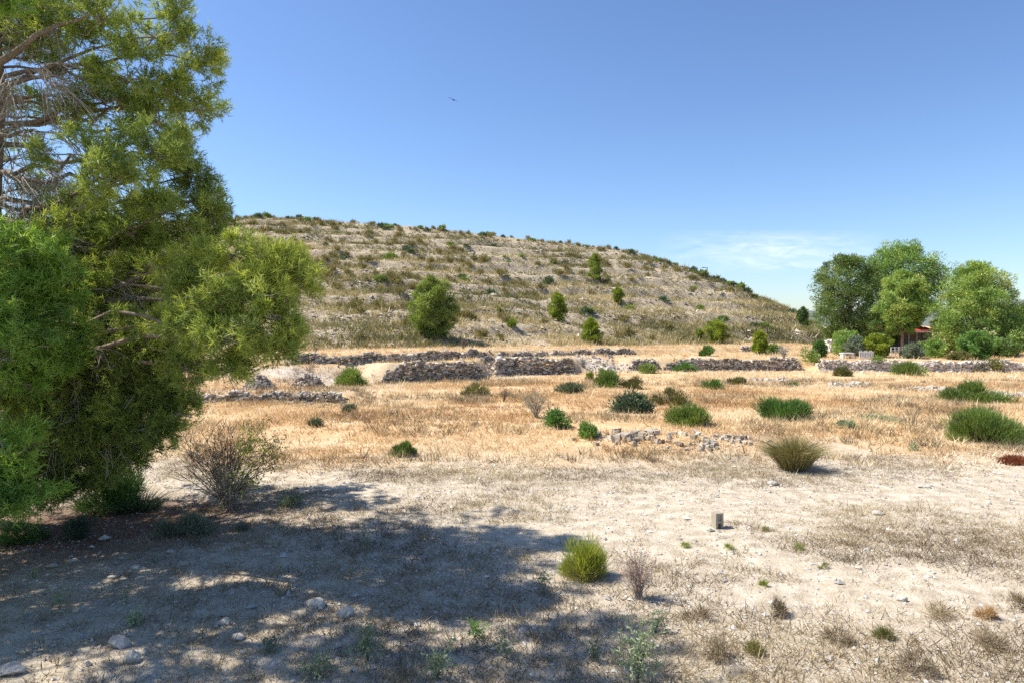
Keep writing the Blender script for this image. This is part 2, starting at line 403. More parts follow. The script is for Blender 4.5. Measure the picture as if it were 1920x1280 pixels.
def scrub_density(x, y):
    """how thick the low dry scrub of the yard stands, 0..1"""
    n = fbm(x * 0.35, y * 0.55, 61, 3)
    d = sstep(0.42, 0.66, n)
    e = lambda cx, cy, rx, ry: np.exp(-(((x - cx) / rx) ** 2 + ((y - cy) / ry) ** 2))
    d = d * 0.55 + 0.75 * e(7.2, 12.6, 2.4, 1.1) + 0.85 * e(5.2, 7.9, 5.0, 1.6) + 0.75 * e(-2.0, 9.8, 4.5, 3.2) + 0.6 * e(1.5, 18.6, 4.5, 1.3) + 0.35 * e(-3, 14.5, 3, 1.5) + 0.5 * e(8, 17.5, 3, .8)
    d = d - 0.65 * e(2.6, 13.8, 2.3, 2.2) - 0.7 * e(6.6, 10.4, 2.2, 0.7) - 0.45 * e(11.5, 16.0, 3.5, 1.5)
    return np.clip(d, 0.03, 1)

def field_w(x, y):
    return sstep(18.3, 25.0, y + 6.0 * (fbm(x * 0.3, y * 0.3, 71, 3) - 0.5) + 1.5 * np.clip(-x - 2.5, 0, 3) / 3)

# ------------------------------------------------------------------ ground sheet
def build_ground():
    rows = np.concatenate([2.6 * (52 / 2.6) ** np.linspace(0, 1, 300), np.linspace(52.3, 152, 300), 152 * (9000 / 152) ** np.linspace(0.02, 1, 50)])
    cols = np.concatenate([np.linspace(-2.1, -0.84, 30), np.linspace(-0.83, 0.83, 245), np.linspace(0.84, 1.9, 24)])
    yy, uu = np.meshgrid(rows, cols, indexing='ij'); xx = uu * yy
    zz = H(xx, yy)
    nr, nc = yy.shape
    v = np.stack([xx, yy, zz], -1).reshape(-1, 3)
    i = np.arange(nr - 1)[:, None] * nc; j = np.arange(nc - 1)[None]
    q = np.stack([i + j, i + j + 1, i + nc + j + 1, i + nc + j], -1).reshape(-1, 4)
    me = bpy.data.meshes.new('ground')
    me.vertices.add(len(v)); me.vertices.foreach_set('co', v.astype(np.float32).ravel())
    me.loops.add(len(q) * 4); me.loops.foreach_set('vertex_index', q.astype(np.int32).ravel())
    me.polygons.add(len(q)); me.polygons.foreach_set('loop_start', np.arange(0, len(q) * 4, 4, dtype=np.int32))
    x, y = v[:, 0], v[:, 1]; u = x / y
    yb = np.interp(u, TB, YBT)
    hillw = sstep(-2, 3, y - yb + 3 * (fbm(x * .2, y * .2, 81) - .5)) * (1 - sstep(U(1535), U(1590), u))
    e = lambda cx, cy, rx, ry: np.exp(-(((x - cx) / rx) ** 2 + ((y - cy) / ry) ** 2))
    litter = np.clip(1.3 * e(-8.6, 13.2, 2.6, 2.2) + .6 * e(-6.6, 14.6, 2.2, 1.4) - 0.15 + 0.4 * (fbm(x, y, 91) - .5), 0, 1)
    path = np.zeros(len(x))
    for (cx, cy, rx, ry) in [(-12, 42.5, 5, 1.2), (-9, 40, 1.2, 3.5), (-7.6, 41.5, 1.2, 2.5), (-15, 34.6, 6, 0.8), (0, 48.5, 1.5, 1.2), (7, 55, 4, 1.3)]:
        path = np.maximum(path, e(cx, cy, rx, ry))
    for nm, val in (('field', field_w(x, y)), ('hill', hillw), ('litter', litter), ('path', path), ('scrubby', scrub_density(x, y))):
        at = me.attributes.new(nm, 'FLOAT', 'POINT'); at.data.foreach_set('value', val.astype(np.float32))
    me.update(calc_edges=True)
    me.polygons.foreach_set('use_smooth', np.full(len(q), True))

    m, N, L = new_mat('earth')
    tcn = N.new('ShaderNodeTexCoord')
    def noise(s, det=6, ro=0.6, vec=None):
        n = N.new('ShaderNodeTexNoise'); n.inputs['Scale'].default_value = s; n.inputs['Detail'].default_value = det; n.inputs['Roughness'].default_value = ro
        L.new(vec or tcn.outputs['Object'], n.inputs['Vector']); return n.outputs['Fac']
    def attr(nm):
        a = N.new('ShaderNodeAttribute'); a.attribute_name = nm; return a.outputs['Fac']
    def math_(op, a, b=None, c=None):
        n = N.new('ShaderNodeMath'); n.operation = op
        for i, s in enumerate((a, b, c)):
            if s is None: continue
            if isinstance(s, (int, float)): n.inputs[i].default_value = s
            else: L.new(s, n.inputs[i])
        return n.outputs[0]
    def mix(f, a, b):
        n = N.new('ShaderNodeMix'); n.data_type = 'RGBA'
        L.new(f, n.inputs['Factor'])
        L.new(a, n.inputs['A']); L.new(b, n.inputs['B']); return n.outputs['Result']
    n_big, n_mid, n_fine, n_grit = noise(0.5), noise(3.0), noise(14.0, 5), noise(55.0, 4, 0.7)
    soil = ramp(N, L, math_('ADD', math_('MULTIPLY', n_mid, 0.55), math_('MULTIPLY', n_grit, 0.45)),
                [(0.33, (0.26, 0.21, 0.15)), (0.47, (0.44, 0.375, 0.28)), (0.58, (0.58, 0.51, 0.405)), (0.7, (0.67, 0.605, 0.505))])
    scr = ramp(N, L, n_fine, [(0.35, (0.22, 0.18, 0.125)), (0.55, (0.38, 0.32, 0.24)), (0.7, (0.50, 0.44, 0.35))])
    base = mix(math_('MULTIPLY', math_('MULTIPLY', attr('scrubby'), 0.75), n_fine), soil, scr)
    fld = ramp(N, L, math_('ADD', math_('MULTIPLY', n_big, 0.5), math_('MULTIPLY', n_fine, 0.5)),
               [(0.35, (0.38, 0.235, 0.115)), (0.48, (0.53, 0.36, 0.19)), (0.58, (0.62, 0.48, 0.30)), (0.68, (0.68, 0.58, 0.44))])
    base = mix(attr('field'), base, fld)
    hl = ramp(N, L, math_('ADD', math_('MULTIPLY', noise(0.35), 0.45), math_('MULTIPLY', noise(2.5, 8, 0.75), 0.55)),
              [(0.36, (0.25, 0.20, 0.13)), (0.46, (0.42, 0.345, 0.235)), (0.56, (0.57, 0.48, 0.345)), (0.68, (0.66, 0.58, 0.455))])
    base = mix(attr('hill'), base, hl)
    pth = ramp(N, L, n_fine, [(0.35, (0.48, 0.42, 0.35)), (0.65, (0.64, 0.59, 0.52))])
    base = mix(attr('path'), base, pth)
    lit = ramp(N, L, n_grit, [(0.35, (0.10, 0.065, 0.045)), (0.55, (0.22, 0.145, 0.10)), (0.7, (0.36, 0.27, 0.2))])
    base = mix(attr('litter'), base, lit)
    p = N.new('ShaderNodeBsdfPrincipled'); p.inputs['Roughness'].default_value = 0.95; p.inputs['Specular IOR Level'].default_value = 0.1
    L.new(base, p.inputs['Base Color'])
    vor = N.new('ShaderNodeTexVoronoi'); vor.inputs['Scale'].default_value = 26.0; L.new(tcn.outputs['Object'], vor.inputs['Vector'])
    hgt = math_('ADD', math_('MULTIPLY', n_grit, 0.5), math_('ADD', n_fine, math_('MULTIPLY', vor.outputs['Distance'], -0.35)))
    b1 = N.new('ShaderNodeBump'); b1.inputs['Strength'].default_value = 0.8; b1.inputs['Distance'].default_value = 0.03
    L.new(hgt, b1.inputs['Height'])
    b2 = N.new('ShaderNodeBump'); b2.inputs['Distance'].default_value = 0.6
    L.new(math_('MULTIPLY', attr('hill'), 0.9), b2.inputs['Strength']); L.new(noise(2.2, 8, 0.75), b2.inputs['Height']); L.new(b1.outputs[0], b2.inputs['Normal'])
    L.new(b2.outputs[0], p.inputs['Normal'])
    out = N.new('ShaderNodeOutputMaterial'); L.new(p.outputs[0], out.inputs[0])
    me.materials.append(m)
    o = bpy.data.objects.new('ground', me); COL.objects.link(o); tag(o, 'pale stony yard, straw field and dry terraced hill', kind='structure')
    # plain ground under and behind the camera, out to the sides
    a = Acc(); k = 9000.0
    a.add([(-k, -k, -0.14), (k, -k, -0.14), (k, 200, -0.14), (-k, 200, -0.14)], [[0, 1, 2], [0, 2, 3]])
    me2 = a.mesh('outer_ground', m)
    o2 = bpy.data.objects.new('outer_ground', me2); COL.objects.link(o2); tag(o2, 'pale dry ground around the yard', kind='structure')
build_ground()

def distant_hills():
    a = Acc(); n = 160
    uu = np.linspace(-1.6, 1.6, n); Y = 2600.0
    for row, (yy, hh) in enumerate(((Y, 0), (Y + 500, 1), (Y + 1500, 0))): pass
    prof = 40 + 75 * fbm(uu * 4 + 20, uu * 0, 111, 4) + 45 * np.exp(-((uu - 0.80) / 0.12) ** 2)
    ring = []
    for k, (f, yy) in enumerate(((-0.1, Y), (0.35, Y + 150), (0.75, Y + 330), (1.0, Y + 520), (0.6, Y + 800), (-0.1, Y + 1300))):
        ring.append(np.stack([uu * yy, np.full(n, yy), prof * f * (1 + 0.15 * (fbm(uu * 40, np.full(n, k * 3.0), 7) - .5))], -1))
    v = np.concatenate(ring); t = []
    for r in range(5):
        for c in range(n - 1):
            i = r * n + c; t += [[i, i + 1, i + n + 1], [i, i + n + 1, i + n]]
    a.add(v, t, 0.5)
    m = solid('wooded_hill', [(0.3, (0.10, 0.12, 0.10)), (0.7, (0.17, 0.19, 0.16))], scale=0.02, bump=0.0, use_tint=False)
    tag(a.build('hills', m, smooth=True), 'far low wooded hills on the horizon', kind='structure')
distant_hills()

# ------------------------------------------------------------------ trees
def clump(fol, twg, c, rad, rng, shoots=500, nn=12, nl=0.10, nw=0.010, sub=9, sub_r=0.42, tint=0.5, twig_r=0.010, up=0.45, sl=0.16):
    """a cauliflower mass of needle shoots round c (radii rad), with the twigs that carry it"""
    c = np.asarray(c, float); rad = np.asarray(rad, float)
    d = nrm(rng.normal(size=(sub, 3)) + np.array([0, 0, 0.15]))
    rr = rng.uniform(0.4, 0.95, (sub, 1))
    sc = np.concatenate([c[None] + d * rr * rad, c[None]], 0)
    srad = np.concatenate([rng.uniform(0.75, 1.25, sub) * sub_r, [0.5]])
    stint = rng.normal(0, 0.09, sub + 1)
    nf = max(shoots // 7, 4); shoots = nf * 7                     # fingers: short twigs that carry the needle shoots
    kf = rng.integers(0, sub + 1, nf)
    fo = nrm(rng.normal(size=(nf, 3)) + 0.7 * nrm(sc[kf] - c + 1e-6) + np.array([0, 0, 0.25]))
    fl = srad[kf] * rng.uniform(0.55, 1.3, nf)
    fr = np.repeat(np.arange(nf), 7); k = kf[fr]; o = fo[fr]
    tt = rng.uniform(0.3, 1.0, shoots)
    pos = sc[k] + o * (tt * fl[fr])[:, None] * rad + rng.normal(0, 0.045, (shoots, 3))
    out = nrm(pos - c)
    sd = nrm(0.85 * o + np.array([0, 0, up * 0.8]) + 0.4 * rng.normal(size=(shoots, 3)))
    st = np.clip(tint + stint[k] + rng.normal(0, 0.13, nf)[fr] + rng.normal(0, 0.07, shoots), 0, 1)
    n = shoots * nn
    rep = np.repeat(np.arange(shoots), nn)
    b = pos[rep] + sd[rep] * (rng.uniform(0, sl, n))[:, None]
    nd = nrm(0.75 * sd[rep] + 0.85 * nrm(rng.normal(size=(n, 3))))
    blades(fol, b, nd, nl * rng.uniform(0.7, 1.2, n), nw, np.clip(st[rep] + rng.normal(0, 0.05, n), 0, 1), rng, nrm(o + 0.5 * out + np.array([0, 0, 0.3]))[rep], 0.4)
    if twg is not None:
        for q in range(sub):
            tube(twg, bez(c, (c + sc[q]) / 2 + rng.normal(0, 0.08, 3) * rad, sc[q], 4), np.array([1.6, 1.3, 1.0, 0.7]) * twig_r, 4, rng.uniform(0.2, 0.8))
        m = shoots // 5
        s = rng.integers(0, shoots, m); v = pos[s] - sc[k[s]]
        blades(twg, sc[k[s]], nrm(v), np.linalg.norm(v, axis=1), twig_r * 0.9, rng.uniform(0.2, 0.9, m), rng)

def deadtwigs(acc, p, d, L, rng, n=14, w=0.012, gravity=0.35):
    """a spray of bare grey twigs"""
    p = np.asarray(p, float)
    for i in range(n):
        dd = nrm(np.asarray(d, float) + 0.45 * rng.normal(size=3))
        l = L * rng.uniform(0.6, 1.15)
        pts = bez(p + 0.1 * L * rng.normal(size=3), p + dd * l * 0.55, p + dd * l + np.array([0, 0, -gravity * l * rng.uniform(.3, 1.2)]), 6)
        tube(acc, pts, np.linspace(w, w * 0.35, 6), 3, rng.uniform(0.3, 1))
        m = 12
        t = rng.uniform(0.25, 1, m); q = np.stack([np.interp(t, np.linspace(0, 1, 6), pts[:, j]) for j in range(3)], -1)
        sd = nrm(dd + 0.8 * rng.normal(size=(m, 3)) + np.array([0, 0, -0.35]))
        blades(acc, q, sd, l * rng.uniform(0.15, 0.4, m), w * 0.8, rng.uniform(0.3, 1, m), rng)

def limb_obj(a, b, r0, rng, parent, org, sag=0.12, name='limb', seg=9):
    acc = Acc(); a = np.asarray(a, float); b = np.asarray(b, float)
    L = np.linalg.norm(b - a)
    mid = (a + b) / 2 + np.array([0, 0, -sag * L]) + rng.normal(0, 0.05 * L, 3)
    pts = bez(a, mid, b, seg)
    pts[1:-1] += rng.normal(0, 0.018 * L, (seg - 2, 3))
    tube(acc, pts, np.linspace(r0, max(r0 * 0.25, 0.012), seg), 7, 0.5, 0.06, rng)
    acc.v = [v - org for v in acc.v]
    o = acc.build(name, M['bark'], parent, True)
    return pts

def big_pine(base, top, clumps, label, mat, seed, r0=0.24, group=None, twigs=(), shoots=520, extra=()):
    """the large pines: clumps are (centre, radii, number of shoots, tint)"""
    rng = R(seed); base = np.asarray(base, float); top = np.asarray(top, float)
    root = empty('pine_tree', base, label, 'tree', group)
    acc = Acc(); n = 16
    tr = base + (top - base) * np.linspace(0, 1, n)[:, None]
    tr[1:-1, :2] += np.cumsum(rng.normal(0, 0.05, (n - 2, 2)), 0)
    tr[0, 2] -= 0.25
    rr = r0 * (1 - np.linspace(0, 1, n) ** 1.2 * 0.9); rr[0] *= 1.5; rr[1] *= 1.12
    tube(acc, tr, rr, 12, 0.5, 0.06, rng)
    acc.v = [v - base for v in acc.v]; acc.build('trunk', M['bark'], root, True)
    fol, twg = Acc(), Acc()
    for (c, rad, sh, tint, nl, nw) in clumps:
        c = np.asarray(c, float); rad = np.asarray(rad, float)
        dist = np.linalg.norm(c[:2] - base[:2])
        z0 = np.clip(c[2] - dist * rng.uniform(-0.08, 0.25), base[2] + 1.7, top[2] - 0.4)
        a = np.array([np.interp(z0, tr[:, 2], tr[:, j]) for j in range(3)])
        pts = limb_obj(a, c, 0.016 + 0.0075 * dist, rng, root, base, rng.uniform(-0.08, 0.16))
        clump(fol, twg, c, rad, rng, sh, 10, nl, nw * 1.1, sub=11, tint=tint, twig_r=0.010)
        if nw < 0.02 and dist > 3.5 and c[2] < 6.5:
            for t in (0.45, 0.6, 0.76):
                clump(fol, twg, pts[int(t * 8)] + rng.normal(0, .12, 3), rad * rng.uniform(.5, .7), rng, 90, 11, nl, nw * 1.06, sub=5, tint=tint - .06, twig_r=0.008)
        if nw < 0.02:
            for t in (0.5, 0.72):
                p = pts[int(t * 8)]
                deadtwigs(twg, p, nrm(c - a) * 0.6 + rng.normal(0, 0.6, 3), rng.uniform(0.35, 0.7), rng, 5, 0.008)
    for (p, d, L, nt) in twigs:
        deadtwigs(twg, p, d, L, rng, nt, 0.011)
    for (p, q, r) in extra:
        limb_obj(p, q, r, rng, root, base, 0.03)
    for acc_, nm, mt in ((fol, 'crown', mat), (twg, 'twigs', M['twig'])):
        acc_.v = [v - base.astype(np.float32) for v in acc_.v]; acc_.build(nm, mt, root)
    return root

def pc(px, py, y, rx, ry, depth=None, tint=0.5, dens=1.0, nl=0.11, nw=0.014):
    """clump given by where it stands: picture column/row, distance, half sizes in picture pixels"""
    s = y / FPX
    rx, rz = rx * s, ry * s
    return (D(px, py, y), (rx, depth or (rx + rz) / 2, rz), int(dens * 880 * (rx * rz + 0.3)), tint, nl, nw)

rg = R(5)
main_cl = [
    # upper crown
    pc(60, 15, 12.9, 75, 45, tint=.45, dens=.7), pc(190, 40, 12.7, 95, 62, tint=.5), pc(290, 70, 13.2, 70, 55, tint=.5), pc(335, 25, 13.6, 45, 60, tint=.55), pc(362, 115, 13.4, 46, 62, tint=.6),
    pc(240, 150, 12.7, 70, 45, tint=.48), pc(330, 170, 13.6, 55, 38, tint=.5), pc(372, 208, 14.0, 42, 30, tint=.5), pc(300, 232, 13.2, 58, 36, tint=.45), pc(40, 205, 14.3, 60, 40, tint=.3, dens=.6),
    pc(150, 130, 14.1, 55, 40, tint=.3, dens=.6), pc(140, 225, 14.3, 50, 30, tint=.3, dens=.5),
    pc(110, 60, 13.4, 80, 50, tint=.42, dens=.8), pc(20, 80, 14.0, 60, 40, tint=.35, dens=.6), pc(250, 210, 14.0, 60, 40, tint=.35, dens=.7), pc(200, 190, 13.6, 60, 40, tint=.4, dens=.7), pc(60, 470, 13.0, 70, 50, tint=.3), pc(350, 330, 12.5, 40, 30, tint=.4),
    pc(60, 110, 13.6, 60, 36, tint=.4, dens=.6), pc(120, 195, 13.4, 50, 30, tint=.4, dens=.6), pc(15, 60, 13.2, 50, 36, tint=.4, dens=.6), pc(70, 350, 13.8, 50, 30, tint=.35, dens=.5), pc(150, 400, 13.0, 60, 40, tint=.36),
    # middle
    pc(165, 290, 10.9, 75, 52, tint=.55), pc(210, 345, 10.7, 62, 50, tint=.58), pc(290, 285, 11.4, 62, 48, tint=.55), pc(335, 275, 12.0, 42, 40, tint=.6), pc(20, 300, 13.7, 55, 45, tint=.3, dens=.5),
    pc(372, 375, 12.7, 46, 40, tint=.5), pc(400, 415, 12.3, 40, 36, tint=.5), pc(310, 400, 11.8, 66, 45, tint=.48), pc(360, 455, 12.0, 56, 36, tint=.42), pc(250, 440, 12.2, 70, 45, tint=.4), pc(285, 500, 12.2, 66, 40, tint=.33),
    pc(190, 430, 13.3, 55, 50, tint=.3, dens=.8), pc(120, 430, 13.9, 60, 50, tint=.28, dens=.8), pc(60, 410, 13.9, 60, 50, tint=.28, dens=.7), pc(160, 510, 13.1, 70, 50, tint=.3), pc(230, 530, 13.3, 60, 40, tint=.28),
    # the long limb to the right, sunlight put into its brighter tints
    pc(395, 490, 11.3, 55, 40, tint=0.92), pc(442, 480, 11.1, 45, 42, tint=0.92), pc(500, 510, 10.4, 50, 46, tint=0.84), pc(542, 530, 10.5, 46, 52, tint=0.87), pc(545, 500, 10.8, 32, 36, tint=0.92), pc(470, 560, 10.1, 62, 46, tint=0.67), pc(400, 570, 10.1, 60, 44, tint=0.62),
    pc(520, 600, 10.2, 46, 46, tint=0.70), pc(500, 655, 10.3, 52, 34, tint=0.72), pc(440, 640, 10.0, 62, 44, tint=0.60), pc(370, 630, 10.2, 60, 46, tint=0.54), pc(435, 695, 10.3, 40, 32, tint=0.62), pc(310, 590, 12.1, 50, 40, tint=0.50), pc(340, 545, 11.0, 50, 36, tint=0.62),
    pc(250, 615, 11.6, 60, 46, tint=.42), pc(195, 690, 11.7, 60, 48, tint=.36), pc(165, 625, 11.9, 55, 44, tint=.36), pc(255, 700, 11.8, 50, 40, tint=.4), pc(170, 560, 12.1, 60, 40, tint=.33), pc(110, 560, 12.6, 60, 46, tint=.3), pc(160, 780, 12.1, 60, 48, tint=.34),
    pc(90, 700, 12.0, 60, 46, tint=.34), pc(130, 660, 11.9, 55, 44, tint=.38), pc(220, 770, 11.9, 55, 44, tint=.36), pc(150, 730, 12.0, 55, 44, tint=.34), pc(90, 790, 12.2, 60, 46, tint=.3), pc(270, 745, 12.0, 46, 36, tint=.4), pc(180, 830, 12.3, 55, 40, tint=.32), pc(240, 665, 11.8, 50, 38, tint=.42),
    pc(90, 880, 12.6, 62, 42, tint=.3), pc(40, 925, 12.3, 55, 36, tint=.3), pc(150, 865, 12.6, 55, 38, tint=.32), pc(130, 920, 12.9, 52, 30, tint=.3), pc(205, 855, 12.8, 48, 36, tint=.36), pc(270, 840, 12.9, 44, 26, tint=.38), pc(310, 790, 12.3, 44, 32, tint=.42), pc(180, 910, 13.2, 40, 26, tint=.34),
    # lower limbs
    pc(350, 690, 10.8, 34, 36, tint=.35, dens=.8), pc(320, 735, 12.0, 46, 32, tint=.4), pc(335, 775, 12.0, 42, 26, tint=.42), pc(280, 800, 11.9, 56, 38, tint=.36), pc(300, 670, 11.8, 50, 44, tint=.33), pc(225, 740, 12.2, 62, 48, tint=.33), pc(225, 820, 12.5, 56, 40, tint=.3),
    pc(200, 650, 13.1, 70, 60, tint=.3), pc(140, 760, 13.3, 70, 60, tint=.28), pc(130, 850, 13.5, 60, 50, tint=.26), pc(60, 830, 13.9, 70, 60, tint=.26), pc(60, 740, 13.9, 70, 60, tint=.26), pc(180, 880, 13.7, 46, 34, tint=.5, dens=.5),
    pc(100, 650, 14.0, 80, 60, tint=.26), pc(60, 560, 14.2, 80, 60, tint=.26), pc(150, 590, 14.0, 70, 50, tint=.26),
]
# the rest of the crown: above the picture and on the far side
for i in range(60):
    a_ = rg.uniform(0, 2 * math.pi); z_ = rg.uniform(3.5, 12.6)
    r_ = (0.8 + 2.8 * (1 - ((z_ - 6.0) / 8.5) ** 2)) * rg.uniform(0.55, 1.0)
    c_ = np.array([-9.7 + r_ * math.cos(a_), 13.9 + 1.15 * r_ * math.sin(a_), z_])
    px_ = 960 + c_[0] / c_[1] * FPX; py_ = HZ - (c_[2] - CAM_H) / c_[1] * FPX
    if (py_ > -70 and c_[1] < 14.6) or (z_ > 9.5 and c_[0] > -9.2): continue
    if py_ > -60 and (px_ > 260 or (py_ < 400 and px_ > -60)): continue
    main_cl.append((c_, (1.25, 1.25, 1.0), 140, 0.45, 0.15, 0.024))
for i in range(44):
    c_ = np.array([rg.uniform(-13.6, -9.6), rg.uniform(10.2, 13.4), rg.uniform(2.6, 7.2)])
    if 960 + (c_[0] + .75) / c_[1] * FPX > -10: continue
    main_cl.append((c_, (1.25, 1.25, 1.0), 140, 0.45, 0.15, 0.024))
for c_ in ((-7.6, 16.9, 4.4), (-8.4, 17.0, 5.2), (-9.2, 16.6, 6.2), (-8.2, 16.2, 3.8), (-9.5, 16.8, 4.2), (-7.3, 16.0, 4.8), (-10.5, 17.0, 5.0), (-9.6, 15.8, 3.2), (-8.8, 16.2, 6.8)):
    main_cl.append((np.array(c_), (0.85, 0.85, 0.6), 230, 0.4, 0.15, 0.026))
main_tw = [(D(75, 135, 12.5), (0.7, -0.1, -0.5), 1.1, 26), (D(20, 150, 12.3), (0.1, -0.2, -1), 0.9, 22), (D(40, 255, 12.4), (0.6, 0, -0.8), 1.0, 26), (D(110, 250, 12.4), (0.6, 0, -0.3), 0.7, 14),
           (D(20, 330, 12.6), (0.6, -0.1, -0.6), 1.1, 22), (D(90, 320, 12.8), (0.8, 0, -0.6), 1.0, 18), (D(10, 385, 12.4), (0.6, -.2, -0.5), 1.0, 18), (D(150, 350, 12.8), (.8, 0, -.5), .9, 14),
           (D(130, 480, 12.5), (0.3, -0.2, -1), 0.9, 16), (D(230, 560, 12.1), (0.9, -0.3, 0.1), 0.8, 14), (D(190, 600, 12.2), (0.5, -.2, -1), 0.9, 20), (D(290, 610, 11.6), (0.8, -.2, -0.6), 0.9, 14), (D(400, 650, 11.3), (0.6, -.1, -0.8), 0.8, 10),
           (D(140, 690, 12.2), (0.4, -.3, -0.6), 0.8, 18), (D(180, 700, 12.3), (-0.3, -.3, -0.7), 0.8, 14), (D(250, 660, 12.2), (.4, -.2, -.9), .8, 12), (D(200, 800, 12.5), (.3, -.2, -.8), .7, 12), (D(110, 780, 12.6), (0, -.2, -.9), .9, 14), (D(280, 720, 12.3), (.6, 0, -.5), .7, 10)]
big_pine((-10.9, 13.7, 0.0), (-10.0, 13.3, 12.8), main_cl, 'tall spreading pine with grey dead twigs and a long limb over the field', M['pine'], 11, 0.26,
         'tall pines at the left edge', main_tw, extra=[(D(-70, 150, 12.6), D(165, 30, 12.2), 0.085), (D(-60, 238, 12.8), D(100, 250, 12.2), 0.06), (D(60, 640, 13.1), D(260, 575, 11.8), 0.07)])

near_cl = [pc(30, 470, 10.4, 75, 46, tint=.6, nw=.015), pc(90, 500, 10.6, 52, 44, tint=.6, nw=.015), pc(30, 560, 10.2, 85, 52, tint=.62, nw=.015), pc(105, 590, 10.7, 56, 46, tint=.55, nw=.015), pc(20, 650, 10.0, 84, 52, tint=.62, nw=.015),
           pc(100, 660, 10.5, 62, 46, tint=.55, nw=.015), pc(40, 715, 10.4, 50, 40, tint=.5, nw=.015), pc(-40, 600, 9.8, 80, 80, tint=.55, nw=.014), pc(-60, 450, 10, 80, 80, tint=.5, nw=.014),
           pc(15, 860, 9.4, 60, 58, tint=.6, nw=.015), pc(40, 920, 9.5, 50, 48, tint=.58, nw=.015), pc(10, 950, 9.3, 50, 40, tint=.5, nw=.015), pc(-50, 900, 9.2, 70, 80, tint=.55, nw=.014), pc(10, 5, 10.8, 40, 30, tint=.55, nw=.015)]
for i in range(70):
    a_ = rg.uniform(0, 2 * math.pi); z_ = rg.uniform(2.5, 12.5)
    r_ = (0.8 + 3.1 * (1 - ((z_ - 5.5) / 8.0) ** 2)) * rg.uniform(0.5, 1.0)
    c_ = np.array([-12.0 + r_ * math.cos(a_), 9.6 + r_ * math.sin(a_), z_])
    if 960 + (c_[0] + 0.7) / c_[1] * FPX > 0 or c_[1] > 9.7: continue
    near_cl.append((c_, (1.3, 1.3, 1.1), 190, 0.45, 0.15, 0.024))
for c_ in ((-9.2, 9.6, 12.6), (-9.6, 9.0, 13.4), (-9.9, 9.9, 13.2), (-9.0, 8.9, 12.0), (-10.2, 9.4, 12.4), (-8.8, 9.9, 11.4), (-9.6, 8.4, 11.6), (-10.4, 8.6, 10.6), (-10.6, 9.9, 11.4), (-9.0, 10.6, 12.0), (-9.4, 11.0, 11.2), (-9.6, 11.4, 10.4)):
    near_cl.append((np.array(c_) + np.array([.75, 0, 0]), (1.25, 1.25, 1.05), 150, 0.45, 0.15, 0.024))
big_pine((-12.2, 9.4, 0.0), (-10.0, 9.4, 13.2), near_cl, 'nearest pine, only its bright green branch tips reaching in from the left edge', M['pine_near'], 12, 0.2, 'tall pines at the left edge')

